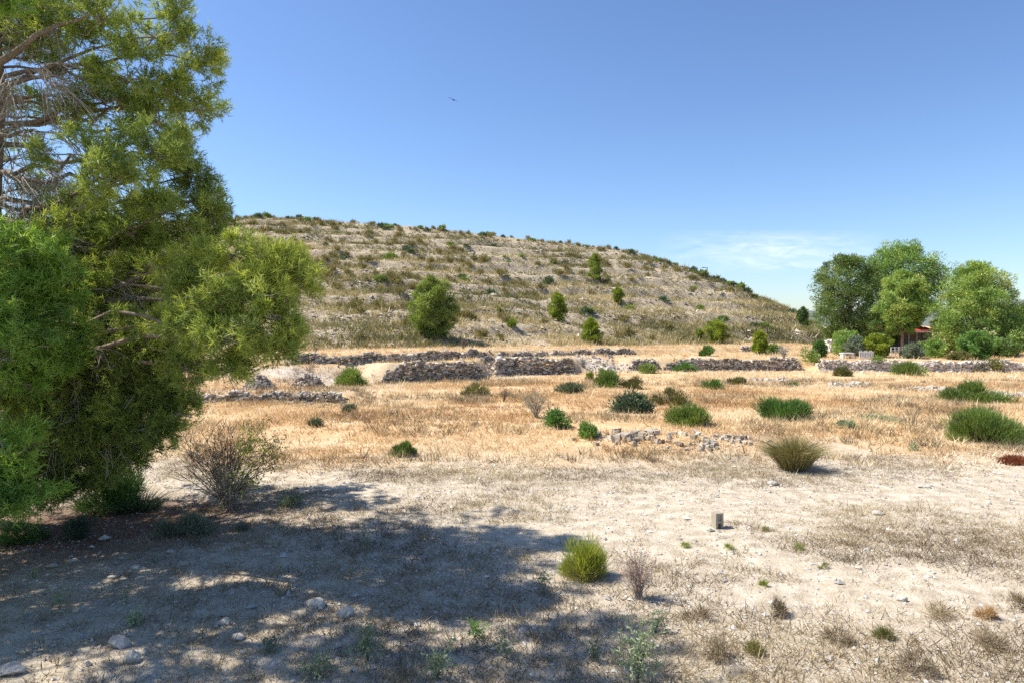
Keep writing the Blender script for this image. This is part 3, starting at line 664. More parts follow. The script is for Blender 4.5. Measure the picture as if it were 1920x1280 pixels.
def small_pine(p, w, h, mat, seed, name='pine_tree', label='', group=None, nleaf=9000, L=0.32, Wd=0.07, shape='dome', bare=0.12, ncl=34, tint=0.5, cat='tree', lean=0.0):
    """a far pine or tree: trunk, limbs, and a crown of clumps filling an uneven envelope"""
    rng = R(seed); p = np.asarray(p, float)
    root = empty(name, p, label, cat, group)
    acc = Acc()
    tr = np.array([[0, 0, -0.2], [lean * .2, 0, h * 0.2], [lean * .5 + w * rng.normal(0, .02), 0, h * 0.5], [lean, 0, h * 0.9]])
    tube(acc, tr, [0.028 * h * .8, 0.022 * h * .8, 0.014 * h * .8, 0.004 * h], 8, 0.5, 0.05, rng)
    acc.build('trunk', M['bark'], root, True)
    fol, lm = Acc(), Acc()
    if shape == 'dome': prof = lambda t: np.interp(t, [0, .12, .35, .62, .85, 1], [.55, .85, 1.0, .95, .62, .12])
    elif shape == 'tear': prof = lambda t: np.interp(t, [0, .15, .4, .7, .9, 1], [.8, 1.0, .95, .7, .4, .1])
    elif shape == 'cone': prof = lambda t: np.interp(t, [0, .15, .4, .7, .9, 1], [.75, 1.0, .88, .6, .3, .05])
    else: prof = lambda t: np.interp(t, [0, .2, .5, .8, 1], [.35, .7, 1.0, .85, .2])
    per = nleaf // ncl
    for i in range(ncl):
        t = (i + rng.random()) / ncl; a = i * 2.399 + rng.uniform(-.5, .5)
        z = h * (bare + (1 - bare) * t) * 0.97
        r = 0.5 * w * prof(t) * rng.uniform(0.5, 0.86)
        c = np.array([lean * z / h + r * math.cos(a), r * math.sin(a), z])
        s = (0.09 + 0.055 * prof(t)) * w * rng.uniform(0.7, 1.3)
        rad = np.array([s, s, s * 0.72])
        c[2] = max(c[2], rad[2] * 0.7)
        j = np.array([lean * z * .8 / h, 0, max(z - r * 0.6, h * 0.08)])
        tube(lm, bez(j, (j + c) / 2 + np.array([0, 0, -0.05 * h * rng.random()]), c, 5), np.linspace(0.008 * h, 0.003 * h, 5), 5, 0.5)
        n = per
        sub = 7; sc = nrm(rng.normal(size=(sub, 3))) * rad * 0.7
        k = rng.integers(0, sub, n); o = nrm(rng.normal(size=(n, 3)))
        pos = c + sc[k] + o * rad * (0.42 * rng.random(n) ** .4 * (1 + .7 * rng.random(n) ** 5))[:, None]
        d = nrm(0.7 * o + 0.5 * nrm(pos - c) + np.array([0, 0, 0.5]) + 0.5 * rng.normal(size=(n, 3)))
        ti = np.clip(tint + rng.normal(0, .07) + 0.1 * (t - .5) + rng.normal(0, .1, sub)[k] + rng.normal(0, .09, n), 0, 1)
        leaves(fol, pos, d, L * rng.uniform(.6, 1.3, n), Wd, ti, rng, nrm(o + .4 * nrm(pos - c) + np.array([0, 0, .25])), .28)
    n = nleaf // 6; t = rng.random(n); a = rng.uniform(0, 6.283, n); rr = .5 * w * prof(t) * .62 * np.sqrt(rng.random(n)); z = h * (bare + .04 + (1 - bare) * .9 * t)
    leaves(fol, np.stack([lean * z / h + rr * np.cos(a), rr * np.sin(a), z], -1), nrm(rng.normal(size=(n, 3)) + np.array([0, 0, .3])), L * rng.uniform(.7, 1.4, n), Wd * 1.4, np.clip(tint - .1 + rng.normal(0, .1, n), 0, 1), rng)
    lm.build('limbs', M['bark'], root, True)
    fol.build('crown', mat, root)
    return root

# group of pines round the house on the right
def at_depth(px, y):
    x = (px - 960) / FPX * y
    return np.array([x, y, float(H(np.array([x]), np.array([y]))[0])])
def tree_px(px, top, base_y, wpx, y, **k):
    p = at_depth(px, y); h = (HZ - top) / FPX * y + CAM_H - p[2]
    return small_pine(p, wpx / FPX * y, h, **k)
GP = 'pines around the red-roofed house'
tree_px(1590, 476, 0, 150, 76, mat=M['pine_dark'], seed=201, label='dark rounded pine at the foot of the hill, left of the house', group=GP, nleaf=34000, ncl=64, bare=.06, shape='round', L=.27, Wd=.075, tint=.5)
tree_px(1692, 458, 0, 172, 82, mat=M['pine_far'], seed=202, label='tallest pine of the group, broad crown behind the red-roofed house', group=GP, nleaf=42000, ncl=74, bare=.26, shape='round', L=.28, Wd=.08, tint=.5)
tree_px(1692, 508, 0, 100, 70, mat=M['pine_far'], seed=203, label='lighter green pine directly in front of the house', group=GP, nleaf=26000, ncl=46, bare=.28, shape='round', L=.3, Wd=.065, tint=.66)
tree_px(1830, 495, 0, 170, 66, mat=M['pine_far'], seed=204, label='wide yellow-green pine right of the house with branches to the ground', group=GP, nleaf=44000, ncl=84, bare=.05, shape='tear', L=.3, Wd=.065, tint=.62)
tree_px(1925, 575, 0, 120, 74, mat=M['pine_dark'], seed=205, label='dark pine cut off by the right edge of the photo', group=GP, nleaf=18000, ncl=36, bare=.02, shape='dome', L=.34, Wd=.075, tint=.35)
tree_px(1655, 575, 0, 70, 72, mat=M['pine_dark'], seed=206, label='shaded pine standing left behind the house', group=GP, nleaf=10000, ncl=24, bare=.1, shape='round', L=.34, Wd=.075, tint=.3)
tree_px(1506, 577, 0, 24, 104, mat=M['pine_dark'], seed=207, label='small dark tree on the skyline where the hill ends', nleaf=1500, ncl=12, bare=.05, L=.4, Wd=.1, tint=.4)

# trees and shrubs standing on the hill and its foot
def hill_tree(px, py, wpx, hpx, mat, seed, label, shape='dome', n=3500, tint=.5, ncl=22, name='pine_tree', L=.34, Wd=.075, bare=.06, lean=0., cat='tree', group='trees on the hill slope'):
    p = G(px, py); s = p[1] / FPX
    return small_pine(p, wpx * s, hpx * s, mat, seed, name, label, group, n, L, Wd, shape, bare, ncl, tint, cat, lean * s)
hill_tree(812, 636, 96, 116, M['pine'], 301, 'largest pine on the hill slope, dark green with a long shadow', 'dome', 22000, .24, 50, L=.26, Wd=.06)
hill_tree(1046, 603, 40, 50, M['lime'], 302, 'young yellow-green pine on the middle of the slope', 'round', 3600, .4, 18)
hill_tree(1115, 529, 34, 50, M['lime'], 303, 'slim yellow-green pine high on the slope', 'cone', 3600, .38, 18)
hill_tree(1158, 568, 24, 29, M['lime'], 304, 'small rounded yellow-green tree right of the slope pines', 'round', 2000, .38, 12)
hill_tree(1108, 644, 40, 46, M['lime'], 305, 'open yellow-green pine just above the upper terrace wall', 'cone', 3000, .42, 18)
hill_tree(1345, 646, 44, 44, M['lime'], 306, 'forked yellow-green tree at the right foot of the slope', 'round', 3400, .45, 18)
hill_tree(1312, 638, 18, 18, M['lime'], 307, 'tiny yellow-green sapling left of the forked tree', 'round', 900, .45, 8)
hill_tree(1425, 665, 32, 42, M['lime'], 308, 'yellow-green conical tree on the terrace by the short wall', 'cone', 2600, .45, 16)

# trees and shrubs before the house
GH = 'garden plants before the house'
def garden(px, y, top, wpx, mat, seed, label, n=4000, tint=.5, name='shrub', shape='dome', L=.26, Wd=.07, ncl=20, bare=.03):
    p = at_depth(px, y); h = (HZ - top) / FPX * y + CAM_H - p[2]
    return small_pine(p, wpx / FPX * y, h, mat, seed, name, label, GH, n, L, Wd, shape, bare, ncl, tint, 'shrub' if name == 'shrub' else 'tree')
garden(1642, 60.5, 628, 62, M['lime'], 401, 'bright yellow-green rounded shrub left of the white railing', 6500, .42)
garden(1590, 64, 622, 70, M['pine_far'], 402, 'low spreading pine shrub under the dark rounded pine', 5000, .6)
garden(1606, 61, 634, 50, M['grey'], 403, 'grey-green leafy shrub behind the white table', 3800, .4)
garden(1712, 59, 646, 40, M['grey'], 404, 'silvery olive shrub right of the white railing', 3200, .45)
garden(1832, 58.5, 622, 66, M['bright'], 405, 'fresh green broadleaf tree before the yellow-green pine', 6500, .55, 'broadleaf_tree', 'round')
garden(1752, 61, 640, 54, M['pine_far'], 406, 'leaning pine shrub left of the fresh green tree', 5000, .6)
garden(1880, 62, 640, 70, M['pine_dark'], 407, 'dark shrub in the shade right of the fresh green tree', 4000, .4)
garden(1798, 57.5, 662, 40, M['olive'], 408, 'low olive shrub at the foot of the fresh green tree', 2400, .6)
garden(1537, 60, 640, 26, M['deep'], 409, 'dark upright shrub beside the rock ledges', 2200, .3)

# ------------------------------------------------------------------ dry-stone walls
def wall(px0, px1, ycurve, tcurve, hfun, label, seed, mat='wallstone', off=-0.12, ragged=0.25, name='dry_stone_wall', thick=0.4, size=0.2, group='dry-stone terrace walls'):
    """courses of rough stones along a terrace edge; hfun(fraction) is the wall's height"""
    rng = R(seed); us = np.linspace(U(px0), U(px1), 60)
    ys = np.interp(us, tcurve, ycurve) + off + 0.25 * (vnoise(us * 40, us * 0, seed) - .5)
    xs = us * ys; arc = np.concatenate([[0], np.cumsum(np.hypot(np.diff(xs), np.diff(ys)))]); Ln = arc[-1]
    C, S = [], []
    hmax = max(hfun(f) for f in np.linspace(0, 1, 20))
    ch = size * 0.52
    for row in range(int(hmax / ch) + 2):
        s = rng.uniform(0, size)
        while s < Ln:
            w = size * rng.uniform(0.45, 1.9); f = min(s / Ln, 1)
            hh = hfun(f) * (1 + ragged * (vnoise(np.array([s * 1.1]), np.array([seed * 1.0]), 3)[0] - .5))
            x = np.interp(s, arc, xs); y = np.interp(s, arc, ys); z0 = float(H(np.array([x]), np.array([y - .3]))[0]) - 0.05
            z = z0 + row * ch + ch * .5
            if row * ch < hh:
                for dpt in (0, 1) if row * ch + ch * 1.2 > hh else (0,):
                    C.append((x + rng.normal(0, .02), y + rng.normal(0, .045) + dpt * thick * .6, z + rng.normal(0, .025))); S.append((w * 1.02, thick * rng.uniform(.5, .8), ch * rng.uniform(.85, 1.35)))
            s += w
    yaw = np.full(len(C), math.atan2(ys[-1] - ys[0], xs[-1] - xs[0])) + rng.normal(0, .2, len(C))
    # tumbled stones at the foot
    nf = int(Ln * 3)
    s = rng.uniform(0, Ln, nf); x = np.interp(s, arc, xs); y = np.interp(s, arc, ys) - rng.gamma(1.2, .25, nf) - .15
    F = np.stack([x, y, H(x, y) + .03], -1); fs = rng.uniform(.10, .26, (nf, 1)) * np.array([1, .9, .6])
    org = np.array([xs[30], ys[30], float(H(xs[30:31], ys[30:31])[0])])
    root = tag(empty(name, org, label, 'wall', group), kind='thing')
    a = Acc(); stones(a, np.array(C), np.array(S), yaw, rng); a.v = [v - org for v in a.v]
    tag(a.build('stones', M[mat], root), kind='stuff')
    a = Acc(); stones(a, F, fs, rng.uniform(0, 6, nf), rng); a.v = [v - org for v in a.v]
    tag(a.build('fallen_stones', M[mat], root), kind='stuff')
    return root
hump = lambda h, l=.12, r=.12, m=.0: (lambda f: h * max(m, min(1, f / l if l else 1, (1 - f) / r if r else 1) ** .5) if 0 <= f <= 1 else 0)
wall(712, 908, Y2T, TPX, hump(1.28, .18, .3), 'dark dry-stone wall with two green shrubs growing at its foot', 501)
wall(928, 1076, Y2T, TPX, hump(1.22, .06, .05), 'dark straight dry-stone wall, second from the pale path', 502)
wall(1180, 1240, Y2T, TPX, hump(0.95, .2, .3), 'short humped dry-stone wall with a green bush before it', 503)
wall(1244, 1500, Y2T, TPX, hump(0.98, .12, .03), 'long dark dry-stone wall with a level top and a humped end', 504)
wall(1534, 1990, Y2T, TPX, hump(0.82, .02, .0, .8), 'long dry-stone wall below the house garden, sunlight put into its pale stone colour', 505, mat='palestone', size=.22)
wall(536, 925, Y3T, T3, hump(0.55, .05, .05), 'long low dry-stone wall along the upper terrace under the large hill pine', 506, ragged=.6)
wall(925, 1195, Y3T, T3, hump(0.46, .05, .05), 'broken low dry-stone wall on the upper terrace, middle stretch', 507, ragged=1.0)
wall(1388, 1432, Y3T, T3, hump(0.6, .1, .2), 'short dry-stone wall beside the conical yellow-green tree', 508)
wall(372, 650, np.array([33.1, 33.1]), np.array([-2, 2]), hump(0.42, .05, .05), 'ankle-high row of stones across the left of the field', 509, ragged=1.1, size=.17)

def stone_heap(px, py, wpx, hpx, n, label, seed, mat='wallstone', size=.2, flat=1.0):
    rng = R(seed); p = G(px, py); s = p[1] / FPX; w, h = wpx * s / 2, hpx * s
    r = np.sqrt(rng.random(n)); a = rng.uniform(0, 6.283, n)
    x = p[0] + w * r * np.cos(a); y = p[1] + w * .55 * flat * r * np.sin(a) + .4 * h
    z = H(x, y) + h * (1 - r ** 1.6) * rng.uniform(.55, 1, n) + .02
    acc = Acc(); stones(acc, np.stack([x, y, z], -1) - p, size * rng.uniform(.5, 1.4, (n, 1)) * np.array([1, .9, .6]), rng.uniform(0, 6, n), rng)
    root = empty('stone_heap', p, label, 'stone heap', 'heaps of field stones')
    tag(acc.build('stones', M[mat], root), kind='stuff')
def strew(px, py, spx, dy, n, label, seed, mat, size):
    """stones lying about in an uneven strip"""
    rng = R(seed); p = G(px, py); s = p[1] / FPX
    x = p[0] + rng.normal(0, spx * s * .8, n); y = p[1] + rng.normal(0, dy, n) + .6 * (vnoise(x * .8, x * 0, seed) - .5)
    k = vnoise(x * 1.6, y * 2.5, seed + 3) > .3; x, y = x[k], y[k]; n = len(x)
    sz = size * np.clip(rng.gamma(2, .35, n), .25, 1.7)[:, None] * np.array([1, .9, .65])
    acc = Acc(); stones(acc, np.stack([x, y, H(x, y) + sz[:, 2] * .3], -1) - p, sz, rng.uniform(0, 6, n), rng)
    root = empty('stone_scatter', p, label, 'stones', 'strewn field stones')
    tag(acc.build('stones', M[mat], root), kind='stuff')
strew(1130, 690, 30, 1.0, 220, 'pale rubble on the slope between the second wall and the short humped wall', 531, 'palestone', .2)
strew(920, 690, 14, .9, 120, 'pale rubble on the slope between the two dark walls', 532, 'palestone', .2)
stone_heap(482, 730, 60, 26, 520, 'grey heap of small stones under the tip of the long pine limb', 521, size=.17)
stone_heap(575, 727, 62, 26, 420, 'stone heap overgrown with straw left of the pale path', 522, size=.18)
strew(1190, 814, 46, .3, 170, 'pale rubble strewn along the stony bank in the field', 523, 'hillstone', .16)
strew(1320, 822, 70, .4, 260, 'thin pale stones at the right end of the bank', 524, 'hillstone', .12)
strew(1432, 714, 40, .45, 260, 'white row of stones beside the olive bush in the field', 525, 'limestone', .2)
strew(1596, 722, 27, .45, 130, 'white stones in the straw below the garden wall', 526, 'limestone', .2)
strew(1745, 731, 37, .45, 150, 'white line of stones left of the large brooms', 527, 'limestone', .2)
strew(1900, 742, 27, .45, 130, 'white stones at the right edge beside the upper broom', 528, 'limestone', .2)
stone_heap(1570, 662, 66, 26, 300, 'stepped rock ledges at the foot of the hill beside the garden', 529, 'palestone', .55, .7)
stone_heap(1420, 642, 36, 8, 60, 'small pale stone pile near the two posts on the slope', 530, 'palestone', .4, .6)

# ------------------------------------------------------------------ shrubs of the field and the yard
def dome_shrub(p, w, h, mat, seed, label, kind='leaf', name='shrub', cat='shrub', group=None, n=1600, L=.16, Wd=.04, tint=.5, lumps=9, stem=True, droop=.3, depth=.9):
    """kind: leaf = small leaves over lumps, broom = upright green rods, spiky = stiff shoots pointing out"""
    rng = R(seed); p = np.asarray(p, float)
    root = empty(name, p, label, cat, group)
    fol = Acc()
    w2 = w / 2 * 1.15
    k = max(lumps, 9)
    if kind == 'broom': n = int(n * 1.7)
    o = nrm(rng.normal(size=(k, 3))); o[:, 2] = np.abs(o[:, 2])
    lc = o * np.array([w2, w2 * depth, h]) * rng.uniform(.42, .68, (k, 1))
    lr = np.array([w2, w2 * depth, h * .8]) * .36
    q = rng.integers(0, k, n); oo = nrm(rng.normal(size=(n, 3)))
    pos = lc[q] + oo * lr * (rng.random(n) ** .4)[:, None] * rng.uniform(.6, 1.5, k)[q][:, None]
    pos[:, 2] = np.abs(pos[:, 2])
    ti = np.clip(tint + rng.normal(0, .1, k)[q] + rng.normal(0, .1, n), 0, 1)
    nor = nrm(oo + .5 * nrm(pos + 1e-6) + np.array([0, 0, .2]))
    if kind == 'broom':
        d = nrm(.35 * oo + .45 * nrm(pos + 1e-6) + np.array([0, 0, .8]) + .3 * rng.normal(size=(n, 3)))
        blades(fol, pos, d, (.10 * h + .65 * L) * rng.uniform(.6, 1.3, n), Wd * 1.1, np.clip(ti - .1, 0, 1), rng, nor, .35)
    else:
        d = nrm(.6 * oo + .6 * nrm(pos + 1e-6) + np.array([0, 0, .45]) + .5 * rng.normal(size=(n, 3)))
        (leaves if kind == 'leaf' else blades)(fol, pos, d, L * rng.uniform(.6, 1.3, n), Wd, ti, rng, nor, .5)
    fol.build('foliage', mat, root)
    if stem:
        st = Acc()
        for i in range(10):
            a = rng.uniform(0, 6.283); e = np.array([w2 * .6 * math.cos(a), w2 * .6 * depth * math.sin(a), h * rng.uniform(.45, .75)])
            tube(st, bez((0, 0, -.05), e * np.array([.3, .3, .6]), e, 5), np.linspace(.02, .006, 5) * max(h, .3), 4, rng.random())
        st.build('stems', M['dtwig'], root)
    return root

def FS(px, py, wpx, hpx, mat, label, kind='leaf', n=1600, seed=None, L=None, Wd=None, tint=.5, lumps=10, name='shrub', cat='shrub', group='shrubs in the straw field', **k):
    p = G(px, py); s = p[1] / FPX; h = hpx * s
    pxm = s * 1.875                                   # one pixel of the finished picture, in metres
    if L is None: L = max(.10 * h + .05, 2.2 * pxm)
    if Wd is None: Wd = max(.35 * L if kind == 'leaf' else .012, .55 * pxm)
    return dome_shrub(p, wpx * s, h, M[mat], seed or int(px * 7 + py), label, kind, name, cat, group, n, L, Wd, tint, lumps, **k)

B = 'broom_bush'
FS(660, 722, 64, 36, 'broom', 'rounded olive-green bush beside the pale path left of the first dark wall', 'broom', 2600, tint=.62, lumps=12)
FS(757, 853, 60, 29, 'broom', 'small dark green broom alone at the front edge of the field', 'broom', 1700, tint=.42, name=B, lumps=8)
FS(587, 799, 36, 20, 'blue', 'little grey-green bush in the left of the field', 'broom', 900, tint=.5, lumps=6)
FS(655, 772, 34, 24, 'grey', 'pale green wispy bush right of the ankle-high row of stones', 'broom', 500, tint=.35, lumps=5)
FS(1067, 736, 54, 24, 'blue', 'flat blue-green bush below the second dark wall', 'broom', 1700, tint=.5)
FS(1140, 726, 54, 34, 'broom', 'green broom leaning right among three below the wall gap', 'broom', 1900, tint=.45, name=B)
FS(1190, 728, 50, 25, 'olive', 'olive bush just behind the blue-grey rounded bush', 'broom', 1600, tint=.38)
FS(1183, 771, 78, 46, 'blue', 'large blue-grey rounded bush in the middle of the field', 'leaf', 4200, tint=.42, lumps=22)
FS(1255, 758, 62, 38, 'olive', 'thin olive bush right behind the green dome broom', 'broom', 1300, tint=.4)
FS(1290, 797, 86, 48, 'broom', 'green dome broom right of the blue-grey rounded bush', 'broom', 3000, tint=.5, name=B, lumps=14)
FS(1337, 729, 42, 20, 'deep', 'small dark green bush standing alone before the long dark wall', 'broom', 1300, tint=.5)
FS(1382, 720, 38, 18, 'olive', 'small olive bush at the end of the white row of stones', 'broom', 1100, tint=.45)
FS(1470, 783, 106, 48, 'deep', 'wide deep green cushion broom behind the esparto tussock', 'broom', 4600, tint=.42, name=B, lumps=18)
FS(1488, 724, 20, 9, 'deep', 'tiny green bush behind the wide cushion broom', 'broom', 400, tint=.5, lumps=4)
FS(1580, 704, 42, 22, 'olive', 'olive bush in the straw below the garden wall', 'broom', 1100, tint=.42)
FS(1702, 703, 60, 30, 'broom', 'green broom in the straw before the pale garden wall', 'broom', 2000, tint=.45, name=B)
FS(1828, 752, 110, 46, 'broom', 'upper of the two large brooms at the right edge', 'broom', 4200, tint=.5, name=B, lumps=16)
FS(1842, 826, 158, 70, 'broom', 'largest broom bush, low and wide at the right edge of the field', 'broom', 7000, tint=.55, name=B, lumps=24, depth=.7)
FS(1042, 800, 56, 38, 'bright', 'leafy bright green fig-like shrub left of the stony bank', 'leaf', 1500, tint=.35, lumps=14)
FS(1105, 820, 40, 36, 'deep', 'compact leafy green shrub at the left end of the stony bank', 'leaf', 1300, tint=.6, lumps=9)
FS(892, 741, 54, 28, 'olive', 'dry olive bush below the first dark wall', 'broom', 1100, tint=.62)
FS(748, 713, 24, 18, 'broom', 'left of two green shrubs against the first dark wall', 'leaf', 700, tint=.75, lumps=6)
FS(806, 713, 44, 22, 'bright', 'wider of two green shrubs against the first dark wall', 'leaf', 1000, tint=.4, lumps=8)
FS(1058, 700, 20, 18, 'lime', 'small light green shrub at the end of the second dark wall', 'leaf', 600, tint=.3, lumps=5)
FS(1106, 711, 16, 18, 'lime', 'small upright yellow-green shrub right of the second wall', 'leaf', 600, tint=.25, lumps=4)
FS(1130, 705, 22, 16, 'broom', 'small dark green shrub beside the upright yellow-green one', 'leaf', 600, tint=.4, lumps=5)
FS(1212, 699, 40, 22, 'broom', 'green bush growing before the short humped wall', 'leaf', 1100, tint=.55, lumps=9)
FS(1285, 696, 44, 18, 'bright', 'green bush against the humped end of the long dark wall', 'leaf', 1100, tint=.3, lumps=9)
FS(1330, 667, 38, 22, 'deep', 'dark green bush on the terrace above the long dark wall', 'broom', 1200, tint=.5)
FS(1452, 664, 34, 24, 'deep', 'dark rounded bush right of the conical yellow-green tree', 'leaf', 1200, tint=.55)
FS(1520, 678, 40, 32, 'broom', 'leafy green shrub at the corner between the two long walls', 'leaf', 1300, tint=.6, lumps=8)
FS(1642, 685, 38, 20, 'broom', 'green bush growing over the pale garden wall', 'leaf', 1000, tint=.55, lumps=7)
FS(1855, 697, 64, 32, 'olive', 'yellowish bush hanging before the pale garden wall', 'leaf', 1500, tint=.55, lumps=9)
FS(1590, 803, 42, 18, 'pale', 'pale grey-green cushion plant in the right field', 'leaf', 700, tint=.3, lumps=6)
FS(1660, 786, 90, 12, 'pale', 'pale flat patch of weeds before the largest broom', 'leaf', 700, tint=.5, lumps=8)
FS(1712, 842, 16, 18, 'pale', 'single pale weed stalk below the largest broom', 'leaf', 160, tint=.5, lumps=3)
FS(735, 489, 38, 22, 'broom', 'green bush standing high on the hill slope', 'leaf', 1100, tint=.6, group='green bushes on the hill slope')
FS(1030, 536, 24, 20, 'blue', 'grey-green bush casting a shadow on the upper slope', 'leaf', 700, tint=.6, group='green bushes on the hill slope')
FS(960, 613, 20, 17, 'lime', 'small yellow-green bush left of the young slope pine', 'leaf', 600, tint=.3, group='green bushes on the hill slope')
FS(887, 601, 16, 11, 'lime', 'tiny yellow-green bush right of the largest hill pine', 'leaf', 400, tint=.35, group='green bushes on the hill slope')
FS(937, 587, 10, 11, 'lime', 'tiny yellow-green shoot above the slope bushes', 'leaf', 250, tint=.35, group='green bushes on the hill slope')

# dry twiggy shrubs
def twig_shrub(p, w, h, seed, label, mat='twig', name='bare_shrub', cat='shrub', n=26, wd=.010, leaf=None, nleaf=0, ltint=.5, L=.06, Wd=.03, side=0., group=None, up=.9):
    rng = R(seed); p = np.asarray(p, float); root = empty(name, p, label, cat, group)
    a = Acc(); tips = []
    for i in range(n):
        th = rng.uniform(0, 6.283); sp = rng.uniform(.1, 1)
        e = np.array([w / 2 * sp * math.cos(th), w / 2 * sp * .8 * math.sin(th), h * rng.uniform(.45, 1.0) * (1 - .35 * sp ** 2) * up])
        pts = bez((rng.normal(0, .02), rng.normal(0, .02), -.03), e * np.array([.35, .35, .65]) + rng.normal(0, .05 * w, 3), e, 7)
        tube(a, pts, np.linspace(wd * 1.5, wd * .4, 7), 4, rng.uniform(.2, .8))
        for j in range(9):
            t = rng.uniform(.3, 1); q = np.array([np.interp(t, np.linspace(0, 1, 7), pts[:, c]) for c in range(3)])
            d = nrm(e / np.linalg.norm(e) + .8 * rng.normal(size=3)); l = .26 * h * rng.uniform(.4, 1.1)
            p2 = bez(q, q + d * l * .5 + rng.normal(0, .04 * h, 3), q + d * l, 4)
            tube(a, p2, np.linspace(wd * .55, wd * .3, 4), 3, rng.uniform(.2, .9)); tips.append(p2[-1])
            m = 6; tt = rng.integers(1, 4, m)
            blades(a, p2[tt], nrm(d + .9 * rng.normal(size=(m, 3))), l * rng.uniform(.2, .6, m), wd * .7, rng.uniform(.2, 1, m), rng)
    a.build('twigs', M[mat], root)
    if leaf:
        tips = np.array(tips)
        if side: tips = tips[tips[:, 0] > side * w]
        f = Acc(); k = rng.integers(0, len(tips), nleaf)
        pos = tips[k] + rng.normal(0, .045 * h, (nleaf, 3))
        leaves(f, pos, nrm(rng.normal(size=(nleaf, 3)) + np.array([0, 0, .3])), L * rng.uniform(.6, 1.3, nleaf), Wd, np.clip(ltint + rng.normal(0, .15, nleaf), 0, 1), rng)
        f.build('foliage', M[leaf], root)
    return root
def TS(px, py, wpx, hpx, label, **k):
    p = G(px, py); s = p[1] / FPX
    k.setdefault('wd', max(.006, .25 * s * 1.875)); k.setdefault('seed', int(px * 3 + py))
    return twig_shrub(p, wpx * s, hpx * s, label=label, **k)
TS(425, 945, 195, 165, 'tangled dark twiggy bush with a few yellow-green leaves at the edge of the shade', mat='dtwig', n=46, leaf='lime', nleaf=900, side=.16, wd=.011, L=.07, Wd=.035)
TS(430, 955, 90, 90, 'grey-green bristly undergrowth at the foot of the tangled bush', mat='twig', n=26, leaf='grey', nleaf=1600, ltint=.15, L=.06, Wd=.012, wd=.007)
TS(1005, 782, 54, 58, 'sparse ochre bush with dry leaves behind the bright green shrub', n=22, leaf='olive', nleaf=500, ltint=.85)
TS(1470, 672, 26, 30, 'bare grey bush on the terrace above the long wall', n=14)
TS(592, 662, 14, 16, 'tiny bare tree above the upper terrace wall', mat='dtwig', n=6, up=1.1)
TS(868, 655, 20, 28, 'small bare tree in the shadow of the largest hill pine', mat='dtwig', n=9)
TS(1095, 690, 12, 28, 'thin bare sapling beside the second dark wall', mat='dtwig', n=5)
TS(945, 752, 22, 36, 'thin dry stalks standing in the straw below the second wall', mat='dtwig', n=6)
TS(575, 722, 60, 20, 'dry brown bush over the stone heap', n=20, leaf='straw', nleaf=500, ltint=.2)
TS(1198, 1122, 84, 92, 'reddish dry plant with upright stalks right of the yellow-green shrub', n=42, mat='twig', leaf='rust', nleaf=650, ltint=.7, L=.022, Wd=.016, wd=.004, up=1.05)

def upright(p, w, h, n, mat, seed, label, name, wd, tint, cat='shrub', spread=.45, droop=.25, base_mat=None, group=None):
    """a clump of fine upright stems or grass blades"""
    rng = R(seed); p = np.asarray(p, float); root = empty(name, p, label, cat, group)
    a = Acc(); th = rng.uniform(0, 6.283, n); sp = rng.random(n) ** .7
    d = nrm(np.stack([spread * 2 * sp * np.cos(th), spread * 2 * sp * np.sin(th), np.ones(n)], -1) + .1 * rng.normal(size=(n, 3)))
    base = np.stack([.34 * w * sp * np.cos(th), .34 * w * sp * np.sin(th), np.full(n, -.02)], -1) + rng.normal(0, .03 * w, (n, 3)) * np.array([1, 1, 0])
    ln = h * rng.uniform(.55, 1.08, n) / np.maximum(d[:, 2], .55) * (1 - .12 * sp)
    bent(a, base, d, ln, wd, np.clip(tint + rng.normal(0, .17, n), 0, 1), rng, droop)
    a.build('blades', M[mat], root)
    return root, rng
def UPX(px, py, wpx, hpx, n, mat, label, name, wd, tint, seed=None, **k):
    p = G(px, py); s = p[1] / FPX
    return upright(p, wpx * s, hpx * s, n, mat, seed or int(px + py), label, name, wd, tint, **k)
rt, _ = UPX(1488, 879, 58, 80, 1900, 'tuss', 'big grey-green esparto tussock at the far edge of the bare yard', 'grass_tussock', .013, .42, spread=.36, droop=.7, cat='grass')
a = Acc(); r_ = R(77); n_ = 90; th_ = r_.uniform(0, 6.283, n_)
d_ = nrm(np.stack([.35 * np.cos(th_), .35 * np.sin(th_), np.ones(n_)], -1)); b_ = d_ * .3
blades(a, b_, d_, r_.uniform(.7, 1.05, n_), .011, .95, r_); a.build('seed_stalks', M['tuss'], rt)
FS(1096, 1080, 82, 98, 'lime', 'yellow-green bristly shrub at the edge of the tree shadow', 'broom', 2600, tint=.88, L=.10, Wd=.008, lumps=9, seed=41, group=None)
rt = [o for o in bpy.data.objects if o.get('label', '').startswith('yellow-green bristly')][0]
a = Acc(); r_ = R(78); n_ = 1500; th_ = r_.uniform(0, 6.283, n_); q_ = r_.random(n_) ** .5
b_ = np.stack([.25 * q_ * np.cos(th_), .25 * q_ * np.sin(th_), r_.uniform(-.02, .16, n_)], -1)
blades(a, b_, nrm(np.stack([.7 * np.cos(th_), .7 * np.sin(th_), r_.uniform(.2, 1.2, n_)], -1) + .3 * r_.normal(size=(n_, 3))), r_.uniform(.10, .22, n_), .007, r_.uniform(.4, 1, n_), r_); a.build('dry_stems', M['scrub'], rt)
FS(212, 955, 122, 98, 'deep', 'dark green rush-like shrub in the shade below the tall pine', 'broom', 4200, tint=.3, L=.16, Wd=.011, lumps=16, group='shrubs in the shade')
UPX(262, 955, 70, 40, 700, 'blue', 'low blue-green shrub right of the dark rush-like shrub', 'shrub', .010, .5, spread=.7, droop=.3)
